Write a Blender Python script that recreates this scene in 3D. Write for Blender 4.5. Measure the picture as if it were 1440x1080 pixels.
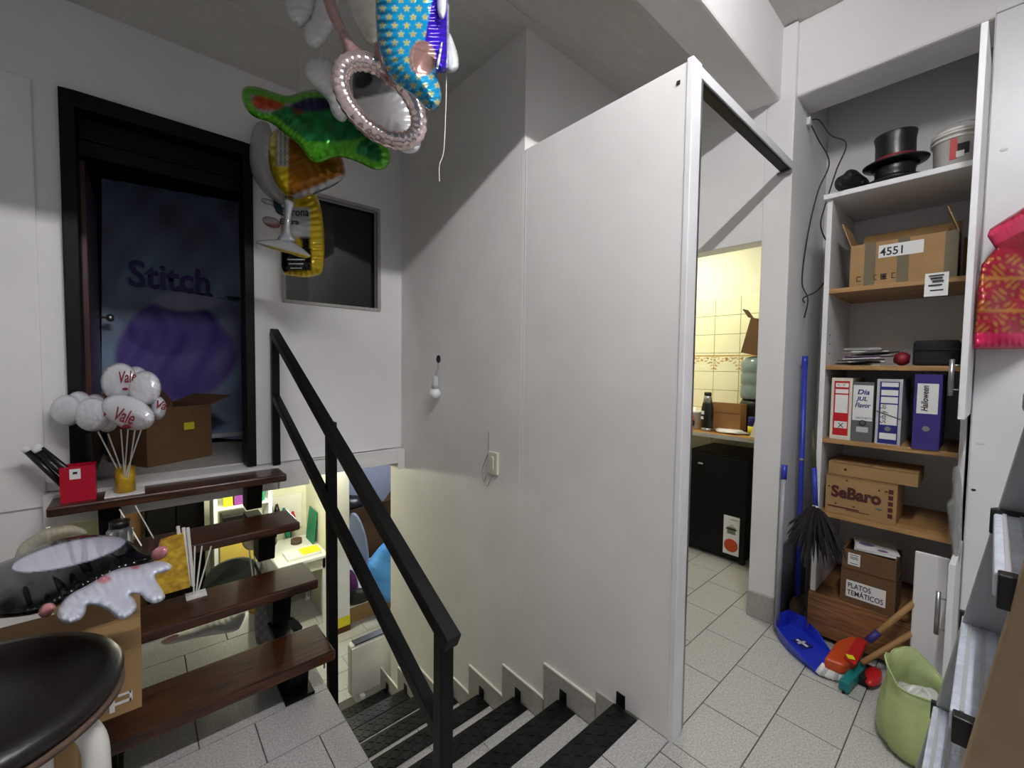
import bpy, bmesh, math, random
import numpy as np
from mathutils import Vector, Matrix
from mathutils.geometry import delaunay_2d_cdt
random.seed(7)
for o in list(bpy.data.objects):
    bpy.data.objects.remove(o, do_unlink=True)
SC = bpy.context.scene
COL = SC.collection

# ------------------------------------------------------------------ camera
YAW, PITCH, ROLL, FPX, CH = 0.848556, 0.0444339, 0.0128412, 596.837, 1.36
fw = Vector((math.cos(YAW)*math.cos(PITCH), math.sin(YAW)*math.cos(PITCH), -math.sin(PITCH)))
r0 = Vector((math.sin(YAW), -math.cos(YAW), 0)); u0 = r0.cross(fw)
rt = r0*math.cos(ROLL) + u0*math.sin(ROLL); up = rt.cross(fw)
CAM = Vector((0, 0, CH))
cd = bpy.data.cameras.new('camera'); cam = bpy.data.objects.new('camera', cd); COL.objects.link(cam)
cam.matrix_world = Matrix(((rt.x, up.x, -fw.x, 0), (rt.y, up.y, -fw.y, 0), (rt.z, up.z, -fw.z, CH), (0, 0, 0, 1)))
cd.sensor_width = 36; cd.lens = FPX/1440*36; cd.clip_start = 0.02
SC.camera = cam

# ------------------------------------------------------------------ world, lights, exposure
w = bpy.data.worlds.new('world'); SC.world = w; w.use_nodes = True
w.node_tree.nodes['Background'].inputs[0].default_value = (0.8, 0.85, 1, 1)
w.node_tree.nodes['Background'].inputs[1].default_value = .26
def lamp(name, kind, loc, power, color, size=0.1, size_y=None, rot=(0, 0, 0)):
    d = bpy.data.lights.new(name, kind); d.energy = power; d.color = color
    if kind == 'AREA':
        d.shape = 'RECTANGLE' if size_y else 'SQUARE'; d.size = size
        if size_y: d.size_y = size_y
    else: d.shadow_soft_size = size
    o = bpy.data.objects.new(name, d); o.location = loc; o.rotation_euler = rot; COL.objects.link(o); return o
TUBE_STRENGTH = 345
lamp('kitchen_lamp', 'AREA', (3.05, 1.75, 2.45), 13, (1, .96, .72), .25)
for q_ in (.7, .95, 1.2): lamp('lower_room_lamp', 'POINT', (q_, 4.15, .49), 15, (1, .98, .72), .04)
lamp('lower_back_lamp', 'AREA', (2.5, 5.2, .55), 12, (.8, .88, 1), .4)
SC.view_settings.view_transform = 'Standard'; SC.view_settings.look = 'None'
SC.view_settings.gamma = 1; SC.view_settings.use_curve_mapping = False
SC.view_settings.exposure = 0.12

# ------------------------------------------------------------------ measuring helpers
def ray(px, py): return rt*((px-720)/FPX) - up*((py-540)/FPX) + fw
def at(px, py, **k):
    (a, v), = k.items(); i = 'xyz'.index(a); d = ray(px, py); return CAM + d*((v-CAM[i])/d[i])
def pd(px, py, d): return CAM + ray(px, py)*d
def pix(P):
    d = Vector(P)-CAM; z = d.dot(fw)
    return (720+FPX*d.dot(rt)/z, 540-FPX*d.dot(up)/z) if z > .05 else (-9999, -9999)
def lin(c): return tuple(((v/255)/12.92 if v/255 <= .04045 else ((v/255+.055)/1.055)**2.4) for v in c[:3])

# ------------------------------------------------------------------ materials
def mat(name, c, rough=.5, metal=0.0, var=0.0, vs=6.0, bump=0.0, bs=60.0, stretch=None, emit=0, alpha=1, trans=0, c2=None, spec=.5, coat=0):
    m = bpy.data.materials.new(name); m.use_nodes = True; nt = m.node_tree; p = nt.nodes['Principled BSDF']
    base = (*lin(c), 1)
    p.inputs['Base Color'].default_value = base
    p.inputs['Roughness'].default_value = rough; p.inputs['Metallic'].default_value = metal
    p.inputs['Specular IOR Level'].default_value = spec
    if coat: p.inputs['Coat Weight'].default_value = coat
    if alpha < 1: p.inputs['Alpha'].default_value = alpha
    if trans: p.inputs['Transmission Weight'].default_value = trans
    if emit:
        p.inputs['Emission Color'].default_value = base; p.inputs['Emission Strength'].default_value = emit
    tc = nt.nodes.new('ShaderNodeTexCoord'); mp = nt.nodes.new('ShaderNodeMapping')
    nt.links.new(tc.outputs['Object'], mp.inputs[0])
    if stretch: mp.inputs['Scale'].default_value = stretch
    n = nt.nodes.new('ShaderNodeTexNoise'); n.inputs['Scale'].default_value = vs; n.inputs['Detail'].default_value = 6
    nt.links.new(mp.outputs[0], n.inputs[0])
    r = nt.nodes.new('ShaderNodeValToRGB'); v = max(var, .03)
    lo = lin(c2) if c2 else tuple(x*(1-v) for x in lin(c))
    hi = base[:3] if c2 else tuple(min(1, x*(1+v)) for x in base[:3])
    r.color_ramp.elements[0].position = .36; r.color_ramp.elements[1].position = .64
    r.color_ramp.elements[0].color = (*lo, 1); r.color_ramp.elements[1].color = (*hi, 1)
    nt.links.new(n.outputs[0], r.inputs[0]); nt.links.new(r.outputs[0], p.inputs['Base Color'])
    if bump:
        b = nt.nodes.new('ShaderNodeBump'); b.inputs['Strength'].default_value = bump; b.inputs['Distance'].default_value = .01
        n2 = nt.nodes.new('ShaderNodeTexNoise'); n2.inputs['Scale'].default_value = bs; n2.inputs['Detail'].default_value = 4
        nt.links.new(mp.outputs[0], n2.inputs[0]); nt.links.new(n2.outputs[0], b.inputs['Height']); nt.links.new(b.outputs[0], p.inputs['Normal'])
    return m
def vmat(name, rough=.2, metal=.4, alpha=1, bump=0):
    m = bpy.data.materials.new(name); m.use_nodes = True; nt = m.node_tree; p = nt.nodes['Principled BSDF']
    a = nt.nodes.new('ShaderNodeAttribute'); a.attribute_name = 'Col'
    nt.links.new(a.outputs['Color'], p.inputs['Base Color'])
    p.inputs['Roughness'].default_value = rough; p.inputs['Metallic'].default_value = metal
    if alpha < 1: p.inputs['Alpha'].default_value = alpha
    if bump:
        b = nt.nodes.new('ShaderNodeBump'); b.inputs['Strength'].default_value = bump
        n2 = nt.nodes.new('ShaderNodeTexNoise'); n2.inputs['Scale'].default_value = 40
        nt.links.new(n2.outputs[0], b.inputs['Height']); nt.links.new(b.outputs[0], p.inputs['Normal'])
    return m
M = dict(
    wall=mat('wall_paint', (232, 231, 229), .7, var=.03, vs=2, bump=.12, bs=25),
    board=mat('board_paint', (232, 230, 227), .6, var=.035, vs=3, bump=.05, bs=12),
    lowwall=mat('cream_paint', (226, 226, 208), .7, var=.03, bump=.1, bs=20),
    ceil=mat('ceiling_paint', (205, 203, 198), .85, var=.03, bump=.3, bs=30, stretch=(1, 6, 1)),
    grout=mat('grout', (88, 86, 82), .9),
    tile=mat('speckled_tile', (198, 197, 194), .42, c2=(158, 157, 154), vs=170, bump=.03, bs=90),
    ktile=mat('yellow_tile', (238, 237, 206), .12, var=.03, vs=3),
    kgrout=mat('tile_grout', (190, 185, 130), .8),
    kborder=mat('border_ochre', (196, 158, 90), .3),
    wood=mat('stained_wood', (80, 42, 23), .3, c2=(36, 18, 9), vs=5, stretch=(1.2, 14, 14), bump=.05, bs=8, coat=.12),
    shelfwood=mat('beech_laminate', (182, 142, 92), .45, c2=(154, 116, 72), vs=5, stretch=(8, 1.2, 14)),
    brownwood=mat('brown_laminate', (150, 104, 62), .5, c2=(104, 70, 40), vs=5, stretch=(3, 1.2, 16)),
    steel=mat('black_paint', (9, 9, 10), .45, spec=.2, bump=.04, bs=40),
    checker=mat('checker_plate', (34, 34, 36), .38, metal=.5, c2=(18, 17, 17), vs=14),
    black=mat('black_plastic', (15, 15, 16), .35),
    softblack=mat('black_fabric', (14, 14, 16), .85, bump=.5, bs=40),
    leather=mat('dark_leather', (19, 13, 15), .36, bump=.06, bs=160),
    white=mat('white_melamine', (232, 232, 234), .35),
    whitegl=mat('white_enamel', (228, 226, 220), .22),
    metal=mat('brushed_metal', (168, 168, 168), .32, metal=.95),
    alu=mat('ribbed_aluminium', (196, 203, 216), .42, metal=.3, var=.12, vs=50, bump=.2, bs=80),
    greyalu=mat('dull_aluminium', (164, 165, 168), .5, metal=.2),
    tan=mat('tan_rail', (172, 146, 114), .5, var=.06, vs=30),
    card=mat('cardboard', (160, 127, 84), .8, var=.06, vs=9),
    card2=mat('dark_cardboard', (100, 71, 43), .85, var=.08, vs=9),
    tape=mat('packing_tape', (112, 104, 84), .18, var=.06, vs=20),
    paper=mat('white_paper', (232, 232, 230), .7),
    ink=mat('black_ink', (20, 20, 24), .7), blueink=mat('blue_ink', (32, 36, 120), .7),
    redink=mat('dark_red_ink', (132, 24, 40), .5), brownink=mat('brown_ink', (70, 22, 20), .7),
    doorwood=mat('dark_door_wood', (13, 9, 8), .5, spec=.2, c2=(8, 6, 5), vs=5, stretch=(14, 14, 1.2)),
    redwood=mat('mahogany', (74, 34, 26), .35, c2=(52, 24, 18), vs=5, stretch=(14, 14, 1.2)),
    glassdark=mat('dark_glass', (10, 11, 13), .05, spec=.6),
    glass=mat('clear_plastic', (220, 226, 228), .08, trans=.9),
    bluep=mat('blue_plastic', (36, 56, 196), .35), bluedark=mat('blue_handle', (48, 62, 176), .35),
    red=mat('red_plastic', (190, 26, 34), .35), orange=mat('orange_plastic', (196, 74, 30), .45),
    teal=mat('teal_plastic', (16, 122, 122), .4), purple=mat('purple_board', (52, 40, 120), .5),
    redbag=mat('red_gloss_paper', (176, 14, 44), .3, var=.05),
    gold=mat('gold_tin', (206, 164, 44), .35, metal=.35, var=.15, vs=40, bump=.2, bs=70),
    grey=mat('grey_board', (96, 96, 98), .6), lgrey=mat('light_grey', (190, 192, 192), .5),
    cream=mat('cream_plastic', (222, 216, 198), .55), bag=mat('white_bag', (226, 224, 222), .35, bump=.4, bs=18),
    stick=mat('white_stick', (235, 235, 232), .4), woodstick=mat('broom_wood', (166, 128, 80), .6, var=.1, vs=10),
    olive=mat('dark_olive_stick', (70, 68, 48), .5), feather=mat('dark_feather', (20, 16, 15), .8),
    green=mat('green_card', (22, 128, 92), .5), yellow=mat('yellow_sheet', (232, 224, 40), .5),
    chair=mat('charcoal_plastic', (52, 58, 58), .3), fridge=mat('black_fridge', (8, 8, 9), .4, spec=.25),
    counter=mat('wood_counter', (196, 150, 86), .3, c2=(168, 120, 60), vs=5, stretch=(8, 1.2, 8)),
    kraft=mat('kraft_paper', (150, 106, 60), .8, var=.05), jug=mat('jug_plastic', (150, 170, 180), .12, trans=.55),
    skirt=mat('grey_skirting', (176, 173, 168), .6, c2=(160, 158, 152), vs=60),
    led=mat('pale_edge', (232, 230, 218), .5), lav=mat('lavender_wall', (172, 176, 196), .8),
    pink=mat('pink_foil', (222, 150, 150), .25), rust=mat('rust', (84, 50, 26), .9), yel=mat('yellow_band', (226, 216, 40), .5),
    bluebag=mat('blue_plastic_bag', (84, 152, 226), .3, bump=.5, bs=22), whitebag=mat('grey_carrier_bag', (196, 200, 220), .35, bump=.4, bs=16),
    violet=mat('violet_cloth', (120, 50, 130), .7), brown=mat('brown_shoe', (84, 66, 54), .8), wire=mat('dark_wire', (40, 38, 38), .5),
    wirew=mat('grey_wire', (150, 148, 142), .5), orangep=mat('orange_folder', (196, 98, 50), .6), pot=mat('pot_print', (120, 130, 100), .5),
    rose=mat('rose_foil', (240, 218, 216), .16, metal=.8, var=.1, vs=30),
    foil=vmat('printed_foil', .18, .35, bump=.12), foilw=vmat('pearl_foil', .24, .25, bump=.15), foilm=vmat('mirror_foil', .15, .5, bump=.25), print=vmat('printed_paper', .55, 0),
    greenbag=vmat('green_film', .25, 0, alpha=.72, bump=.2), redfilm=vmat('red_film', .25, .1), film=vmat('grey_film', .2, 0, alpha=.6))

# ------------------------------------------------------------------ mesh helpers
ORG = {}
class B:
    def __init__(s): s.v = []; s.f = []; s.c = None
    def add(s, vs, fs):
        n = len(s.v); s.v += [Vector(v) for v in vs]; s.f += [tuple(i+n for i in f) for f in fs]; return s
    def hexa(s, p):  # p: 4 bottom, 4 top corners
        return s.add(p, [(3, 2, 1, 0), (4, 5, 6, 7), (0, 1, 5, 4), (1, 2, 6, 5), (2, 3, 7, 6), (3, 0, 4, 7)])
    def box(s, x0, x1, y0, y1, z0, z1):
        return s.hexa([(x0, y0, z0), (x1, y0, z0), (x1, y1, z0), (x0, y1, z0), (x0, y0, z1), (x1, y0, z1), (x1, y1, z1), (x0, y1, z1)])
    def obox(s, c, a, b, h):  # centre and three half axes
        c, a, b, h = map(Vector, (c, a, b, h))
        return s.hexa([c-a-b-h, c+a-b-h, c+a+b-h, c-a+b-h, c-a-b+h, c+a-b+h, c+a+b+h, c-a+b+h])
    def prism(s, pts, d):  # planar polygon pushed along d
        d = Vector(d); n = len(pts); vs = [Vector(p) for p in pts]; vs += [v+d for v in vs]
        return s.add(vs, [tuple(range(n-1, -1, -1)), tuple(range(n, 2*n))] + [(i, (i+1) % n, n+(i+1) % n, n+i) for i in range(n)])
    def tube(s, path, r, n=8, closed=False, caps=True, sq=None):
        path = [Vector(p) for p in path]; m = len(path); rs = r if isinstance(r, (list, tuple)) else [r]*m
        vs = []; prev = None
        for i, p in enumerate(path):
            if closed: t = path[(i+1) % m]-path[i-1]
            else: t = path[min(i+1, m-1)]-path[max(i-1, 0)]
            t.normalize()
            a = prev if prev is not None else (Vector((0, 0, 1)) if abs(t.z) < .9 else Vector((1, 0, 0)))
            a = (a-t*a.dot(t)).normalized(); prev = a; b = t.cross(a)
            for k in range(n):
                q = 2*math.pi*k/n; vs.append(p+(a*math.cos(q)+b*math.sin(q))*rs[i])
        fs = [(i*n+k, i*n+(k+1) % n, (i+1) % m*n+(k+1) % n, (i+1) % m*n+k) for i in range(m if closed else m-1) for k in range(n)]
        if caps and not closed: fs += [tuple(range(n-1, -1, -1)), tuple(range((m-1)*n, m*n))]
        return s.add(vs, fs)
    def lathe(s, prof, c, n=24, ax=None, closed=False):  # prof: (radius, height)
        c = Vector(c); z = Vector(ax).normalized() if ax is not None else Vector((0, 0, 1))
        a = z.orthogonal().normalized(); b = z.cross(a); vs = []
        for r, h in prof:
            for k in range(n):
                q = 2*math.pi*k/n; vs.append(c+z*h+(a*math.cos(q)+b*math.sin(q))*max(r, 1e-4))
        m = len(prof)
        fs = [(i*n+k, i*n+(k+1) % n, (i+1) % m*n+(k+1) % n, (i+1) % m*n+k) for i in range(m if closed else m-1) for k in range(n)]
        if not closed: fs += [tuple(range(n-1, -1, -1)), tuple(range((m-1)*n, m*n))]
        return s.add(vs, fs)
    def blob(s, c, rx, ry, rz, n=14, amp=0.0, seed=0, axes=None):
        rg = random.Random(seed); c = Vector(c); ax = axes or (Vector((1, 0, 0)), Vector((0, 1, 0)), Vector((0, 0, 1)))
        vs = []; m = n//2+1; ph = [rg.uniform(0, 6) for _ in range(6)]
        for i in range(m):
            t = math.pi*i/(m-1)
            for k in range(n):
                q = 2*math.pi*k/n
                g = 1+amp*(math.sin(3*q+ph[0]+2*t)+.7*math.sin(5*q+ph[1]-3*t)+.6*math.sin(7*t+ph[2]))
                vs.append(c+ax[0]*(rx*g*math.sin(t)*math.cos(q))+ax[1]*(ry*g*math.sin(t)*math.sin(q))+ax[2]*(rz*g*math.cos(t)))
        return s.add(vs, [(i*n+k, (i+1)*n+k, (i+1)*n+(k+1) % n, i*n+(k+1) % n) for i in range(m-1) for k in range(n)])
    def build(s, name, m, parent=None, bevel=0, smooth=False, seg=2, **props):
        org = ORG.get(parent.name, Vector()) if parent else Vector()
        me = bpy.data.meshes.new(name)
        bm = bmesh.new(); la = bm.verts.layers.float_color.new('Col') if s.c is not None else None
        vv = [bm.verts.new(v-org) for v in s.v]
        for f in s.f:
            try: bm.faces.new([vv[i] for i in f])
            except ValueError: pass
        if s.c is not None:
            for v, c in zip(vv, s.c): v[la] = (*c, 1)
        else:
            bmesh.ops.remove_doubles(bm, verts=bm.verts, dist=1e-6)
        bmesh.ops.recalc_face_normals(bm, faces=bm.faces)
        if bevel:
            es = [e for e in bm.edges if len(e.link_faces) == 2 and e.calc_face_angle(0) > .6]
            bmesh.ops.bevel(bm, geom=es, offset=bevel, segments=seg, affect='EDGES', profile=.5)
        bm.to_mesh(me); bm.free()
        me.materials.append(M[m] if isinstance(m, str) else m)
        if smooth:
            me.polygons.foreach_set('use_smooth', [True]*len(me.polygons))
        o = bpy.data.objects.new(name, me); COL.objects.link(o)
        if parent: o.parent = parent
        ORG[o.name] = org
        for k, v in props.items(): o[k] = v
        return o
def thing(name, label, cat, loc=(0, 0, 0), group=None):
    o = bpy.data.objects.new(name, None); COL.objects.link(o); o.location = loc; o.empty_display_size = .05
    o['label'] = label; o['category'] = cat
    if group: o['group'] = group
    ORG[o.name] = Vector(loc); return o
def tag(o, label, cat, group=None):
    o['label'] = label; o['category'] = cat
    if group: o['group'] = group
    return o
def struct(name, b, m, bevel=0, label=None, parent=None):
    o = b.build(name, m, parent, bevel); o['kind'] = 'structure'
    if label: o['label'] = label
    return o
def text(s, o, xd, yd, size, m, parent, name='lettering', align='LEFT', shear=0, fit=None, lift=.0008, bold=0):
    cu = bpy.data.curves.new('t', 'FONT'); cu.body = s; cu.size = size; cu.align_x = align; cu.shear = shear
    cu.extrude = 0; cu.resolution_u = 3; cu.offset = bold
    ob = bpy.data.objects.new('t', cu); COL.objects.link(ob); bpy.context.view_layer.update()
    me = bpy.data.meshes.new_from_object(ob.evaluated_get(bpy.context.evaluated_depsgraph_get()))
    bpy.data.objects.remove(ob); bpy.data.curves.remove(cu)
    xd = Vector(xd).normalized(); yd = Vector(yd).normalized(); n = xd.cross(yd); o = Vector(o)
    org = ORG.get(parent.name, Vector())
    co = [v.co.copy() for v in me.vertices]
    sx = 1
    if fit and co:
        wd = max(c.x for c in co)-min(c.x for c in co); sx = fit/wd if wd > 0 else 1
    for v, c in zip(me.vertices, co): v.co = o+xd*c.x*sx+yd*c.y+n*lift-org
    me.materials.clear(); me.materials.append(M[m]); me.name = name
    t = bpy.data.objects.new(name, me); COL.objects.link(t); t.parent = parent; ORG[t.name] = org
    return t
def poly_dist(P, poly):
    P = np.asarray(P, float); A = np.asarray(poly, float); Bp = np.roll(A, -1, 0)
    best = np.full(len(P), 1e9); s = np.zeros(len(P)); L = 0
    for a, b in zip(A, Bp):
        ab = b-a; l = np.hypot(*ab)+1e-9; t = np.clip(((P-a)@ab)/l**2, 0, 1)
        d = np.hypot(*(P-a-t[:, None]*ab).T); k = d < best; best[k] = d[k]; s[k] = L+t[k]*l; L += l
    x, y = P[:, 0], P[:, 1]; ins = np.zeros(len(P), bool)
    for (x1, y1), (x2, y2) in zip(A, Bp):
        c = ((y1 > y) != (y2 > y)); xx = (x2-x1)*(y-y1)/((y2-y1) if y2 != y1 else 1e-9)+x1; ins ^= c & (x < xx)
    return best, s, ins
def smooth_poly(pts, it=2):
    for _ in range(it):
        q = []
        for i in range(len(pts)):
            a = pts[i]; b = pts[(i+1) % len(pts)]
            q += [(a[0]*.75+b[0]*.25, a[1]*.75+b[1]*.25), (a[0]*.25+b[0]*.75, a[1]*.25+b[1]*.75)]
        pts = q
    return pts
def foil(name, outline, depth, thick, col, m, parent=None, sp=5, D=None, wr=.12, wl=9, rnd=2, lump=0, seed=1, back=1.0, place=None, **props):
    """an inflated film shape: outline measured in photo pixels, set at its own real distance (metres) with real thickness"""
    poly = smooth_poly(outline, rnd) if rnd else outline
    A = np.array(poly, float); seg = np.roll(A, -1, 0)-A; ln = np.hypot(*seg.T); bnd = []
    acc = 0.0; tot = ln.sum(); nb = max(12, int(tot/sp)); cum = np.concatenate([[0], np.cumsum(ln)])
    for t in np.arange(nb)*tot/nb:
        i = min(np.searchsorted(cum, t, side='right')-1, len(A)-1); bnd.append(A[i]+seg[i]*((t-cum[i])/max(ln[i], 1e-9)))
    bnd = np.array(bnd); x0, y0 = bnd.min(0); x1, y1 = bnd.max(0)
    gx, gy = np.meshgrid(np.arange(x0, x1, sp), np.arange(y0, y1, sp)); gx = gx+(np.arange(gx.shape[0]) % 2)[:, None]*sp*.5
    G = np.stack([gx.ravel(), gy.ravel()], 1); d, s_, ins = poly_dist(G, bnd); G = G[ins & (d > sp*.55)]
    allp = np.vstack([bnd, G]); d, s_, ins = poly_dist(allp, bnd); d[:nb] = 0
    vo, _, fo, _, _, _ = delaunay_2d_cdt([Vector(p) for p in allp], [(i, (i+1) % nb) for i in range(nb)], [], 1, 1e-5)
    vo = np.array([tuple(v) for v in vo]); d, s_, ins = poly_dist(vo, bnd); isb = d < 1e-3
    DD = D or max(d.max(), 1e-3); t = np.clip(d/DD, 0, 1); h = np.sqrt(np.clip(1-(1-t)**2, 0, 1))
    rg = np.random.RandomState(seed); k = rg.uniform(0, 6.28, 4)
    h = h*(1+wr*np.exp(-t*2.2)*np.sin(2*np.pi*s_/wl+2*np.sin(s_/37+k[0])))
    if lump: h = h*(1+lump*np.sin(vo[:, 0]/11+k[1]+np.sin(vo[:, 1]/17+k[2]))*np.cos(vo[:, 1]/13+k[3]))
    b = B(); dep = depth if callable(depth) else (lambda x, y: depth)
    fr = []; bk = []
    for (x, y), hh, e in zip(vo, h, isb):
        dd = dep(x, y); hh = 0 if e else hh*thick
        b.v.append(pd(x, y, dd-hh)); fr.append(len(b.v)-1)
    for i, ((x, y), hh, e) in enumerate(zip(vo, h, isb)):
        if e: bk.append(fr[i])
        else: b.v.append(pd(x, y, dep(x, y)+hh*thick*back)); bk.append(len(b.v)-1)
    for f in fo:
        b.f.append(tuple(fr[i] for i in f)); b.f.append(tuple(bk[i] for i in reversed(f)))
    if callable(col):
        q = sp*.33
        cs = [tuple(sum(c)/5 for c in zip(*[lin(col(x+a, y+e)) for a, e in ((0, 0), (q, q), (-q, q), (q, -q), (-q, -q))])) for x, y in vo]
    else: cs = [lin(col)]*len(vo)
    b.c = cs+[c for c, e in zip(cs, isb) if not e]
    if place:
        b.v = [place(v) for v in b.v]
    return b.build(name, m, parent, smooth=True, **props)
def curve_pts(P, n=8):
    P = [Vector(p) for p in P]; Q = [P[0]]+P+[P[-1]]; out = []
    for i in range(1, len(Q)-2):
        for k in range(n):
            t = k/n; a, b, c, d = Q[i-1:i+3]
            out.append(.5*((2*b)+(c-a)*t+(2*a-5*b+4*c-d)*t*t+(3*b-a-3*c+d)*t**3))
    return out+[P[-1]]
def onscreen(P, m=60):
    x, y = pix(P); return -m < x < 1440+m and -m < y < 1080+m

# ================================================================== STRUCTURE
XP, YB, XK, ZL, ZU, ZC = 1.426, 2.83, 2.51, -1.376, .757, 2.975
def tiles(parent, x0, x1, y0, y1, z, xe, xo, ybase, m='tile', holes=()):
    """running-bond floor tiles: those in view are parts, the rest one stuff part"""
    rest = B(); g = .0022; k = math.floor((y0-ybase)/.212)
    while ybase+k*.212 < y1:
        ya, yb = max(y0, ybase+k*.212), min(y1, ybase+(k+1)*.212)
        xs = (xe if k % 2 == 0 else xo); n = math.floor((x0-xs)/.335); 
        while xs+n*.335 < x1:
            xa, xb = max(x0, xs+n*.335), min(x1, xs+(n+1)*.335)
            if xb-xa > .01 and yb-ya > .01:
                dz = random.uniform(0, .0008); tgt = B().box(xa+g, xb-g, ya+g, yb-g, z-.008, z+dz)
                vis = any(onscreen((xx, yy, z), 5) for xx in (xa, (xa+xb)/2, xb) for yy in (ya, (ya+yb)/2, yb))
                if vis: tgt.build('tile', m, parent)
                else: rest.box(xa+g, xb-g, ya+g, yb-g, z-.008, z)
            n += 1
        k += 1
    if rest.v: rest.build('tile_field', m, parent, kind='stuff')
b = B().box(-2.2, .57, -2.2, 2.83, -.15, -.003).box(.57, XP, -2.2, .953, -.15, -.003).box(XP, 3.62, -2.2, .953, -.15, -.003).box(XP+.1, 3.62, .953, 2.4, -.15, -.003)
fl = struct('floor', b, 'grout', label='grey speckled tile floor of the entrance level')
tiles(fl, -1.2, .57, -.4, 2.83, 0, .303, .47, .303)
tiles(fl, .57, XP, -.4, .853, 0, 1.86, 2.03, .303)
tiles(fl, XP, 3.62, -.4, 1.9, 0, 1.86, 2.03, .303)
b = B().box(-2.2, 3.4, 2.7, 6.2, ZL-.15, ZL-.003)
fl2 = struct('floor', b, 'grout', label='white tile floor of the lower room')
tiles(fl2, .3, 2.6, 3.37, 5.6, ZL, .2, .37, .1)
# walls
b = (B().box(-2.2, -.33, YB, 2.95, 0, 3.2).box(-.33, -.245, YB, 2.95, ZU, 3.2).box(-.245, .505, YB, 2.95, 2.575, 3.2)
     .box(.505, .665, YB, 2.95, ZU, 3.2).box(.665, 1.257, YB, 2.95, ZU, 1.727).box(.665, 1.257, YB, 2.95, 2.405, 3.2).box(1.257, XP+.1, YB, 2.95, ZU, 3.2))
wb = struct('wall_back', b, 'wall', label='white plastered back wall with the dark door')
B().box(-2.2, -.325, 2.817, YB, .69, 2.58).build('plaster_layer', 'wall', wb, bevel=.006)
b = B().box(-.33, .78, 2.765, 2.95, .61, ZU-.004).box(.78, 1.37, 2.765, 2.95, .655, ZU-.004).box(1.37, XP-.002, 2.765, 2.95, .61, ZU-.004)
struct('trim_3', b, 'wall', bevel=.004, label='white concrete slab edge under the back wall')
struct('floor', B().box(-2.2, 3.4, 2.952, 6.2, .61, ZU), 'skirt', label='grey cement floor of the upper landing behind the dark door')
b = B().box(XP, XP+.05, .735, 1.547, 0, 2.402)
wp = struct('wall_partition', b, 'board', bevel=.002, label='white plasterboard partition beside the stairs')
B().box(XP-.004, XP+.062, .712, .735, -.002, 2.41).build('corner_post', 'white', wp, bevel=.003)
B().box(XP+.05, XP+.09, .72, .75, 0, 2.40).build('stud', 'metal', wp)
B().obox((XP-.002, .765, 2.345), (.002, 0, 0), (0, .006, 0), (0, 0, .006)).build('screw_hole', 'ink', wp)
bb = B()
for yy in (1.535, 1.56): bb.box(XP-.0006, XP+.002, yy-.004, yy+.004, .1, 2.39 if yy < 1.547 else 2.39)
bb.build('joint_tape', 'board', wp)
b = B().box(XP, XP+.1, 1.547, 2.83, .0, 3.1).box(XP, XP+.1, .953, 3.0, ZL-.1, 0).box(XP, XP+.1, 2.83, 3.0, 0, .60).box(XP+.06, XP+.1, .953, 1.547, -.2, 0)
ws = struct('wall_stairwell', b, 'board', label='white wall along the stairs going down')
struct('wall_hall', B().box(XP+.1, XK, 1.547, 1.647, 0, 3.1), 'wall', label='white wall above and behind the partition')
b = B().box(XK, XK+.12, .85, 1.5, 2.04, 3.1).box(XK, XK+.12, 1.5, 2.5, 0, 3.1)
struct('wall_kitchen', b, 'wall', bevel=.004, label='white wall with the kitchen doorway')
struct('wall_pillar', B().box(XK, 3.74, .72, .85, 0, 3.1), 'wall', bevel=.005, label='white pillar between the kitchen doorway and the shelf niche')
struct('wall_niche', B().box(3.13, 3.25, -2.2, .718, 0, 3.1), 'wall', label='grey white wall behind the shelf unit')
wk = struct('wall_kitchen_back', B().box(3.62, 3.74, .85, 2.5, 0, 2.7), 'lowwall', label='kitchen wall with yellow tiles')
struct('wall_kitchen_left', B().box(XK+.12, 3.62, 2.4, 2.5, 0, 2.7), 'lowwall')
struct('wall_left', B().box(-2.3, -2.2, -2.3, 2.95, 0, 3.2), 'wall')
struct('wall_front', B().box(-2.3, 3.25, -2.3, -2.2, 0, .4).box(-2.3, 3.25, -2.3, -2.2, 2.6, 3.2).box(-2.3, -2.0, -2.3, -2.2, .4, 2.6).box(1.7, 3.25, -2.3, -2.2, .4, 2.6), 'wall')  # unseen wall behind the camera; opening added to let in soft fill light
struct('ceiling', B().box(-2.2, XK+.1, .955, 2.83, ZC, 3.2), 'ceil', label='rough painted ceiling over the stairs')
struct('ceiling', B().box(-2.2, 3.25, -2.2, .785, 3.11, 3.25), 'ceil', label='ceiling over the entrance level')
struct('ceiling', B().box(XK+.12, 3.62, .85, 2.4, 2.62, 2.7), 'ceil', label='kitchen ceiling')
struct('trim_1', B().box(-2.2, 2.54, .785, .955, 2.74, 3.2), 'wall', bevel=.012, label='white concrete beam running over the partition')
struct('trim_2', B().box(2.54, 2.77, -2.2, .955, 2.74, 3.11), 'wall', bevel=.012, label='white concrete cross beam above the shelf unit')
bb = B()
for yy in (2.35, 1.9, 1.5): bb.box(-2.2, XP, yy-.006, yy+.006, ZC-.006, ZC+.01)
bb.build('trim_4', 'ceil', None, kind='structure', label='formwork ridges on the ceiling')
struct('wall_understair', B().box(.45, .57, .953, 2.83, ZL-.1, -.004), 'lowwall')
struct('wall_lower_front', B().box(-2.2, .45, 2.71, 2.83, ZL-.1, -.15).box(XP+.1, 3.4, 2.9, 3.0, ZL-.1, .61), 'lowwall')
struct('wall_lower_back', B().box(-2.2, 1.5, 5.3, 5.4, ZL, .61), 'lowwall', label='cream wall at the back of the lower room')
struct('wall_lower_side', B().box(1.455, 1.5, 4.44, 5.3, ZL, .61), 'lowwall', label='cream side wall beside the lower desk')
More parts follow.
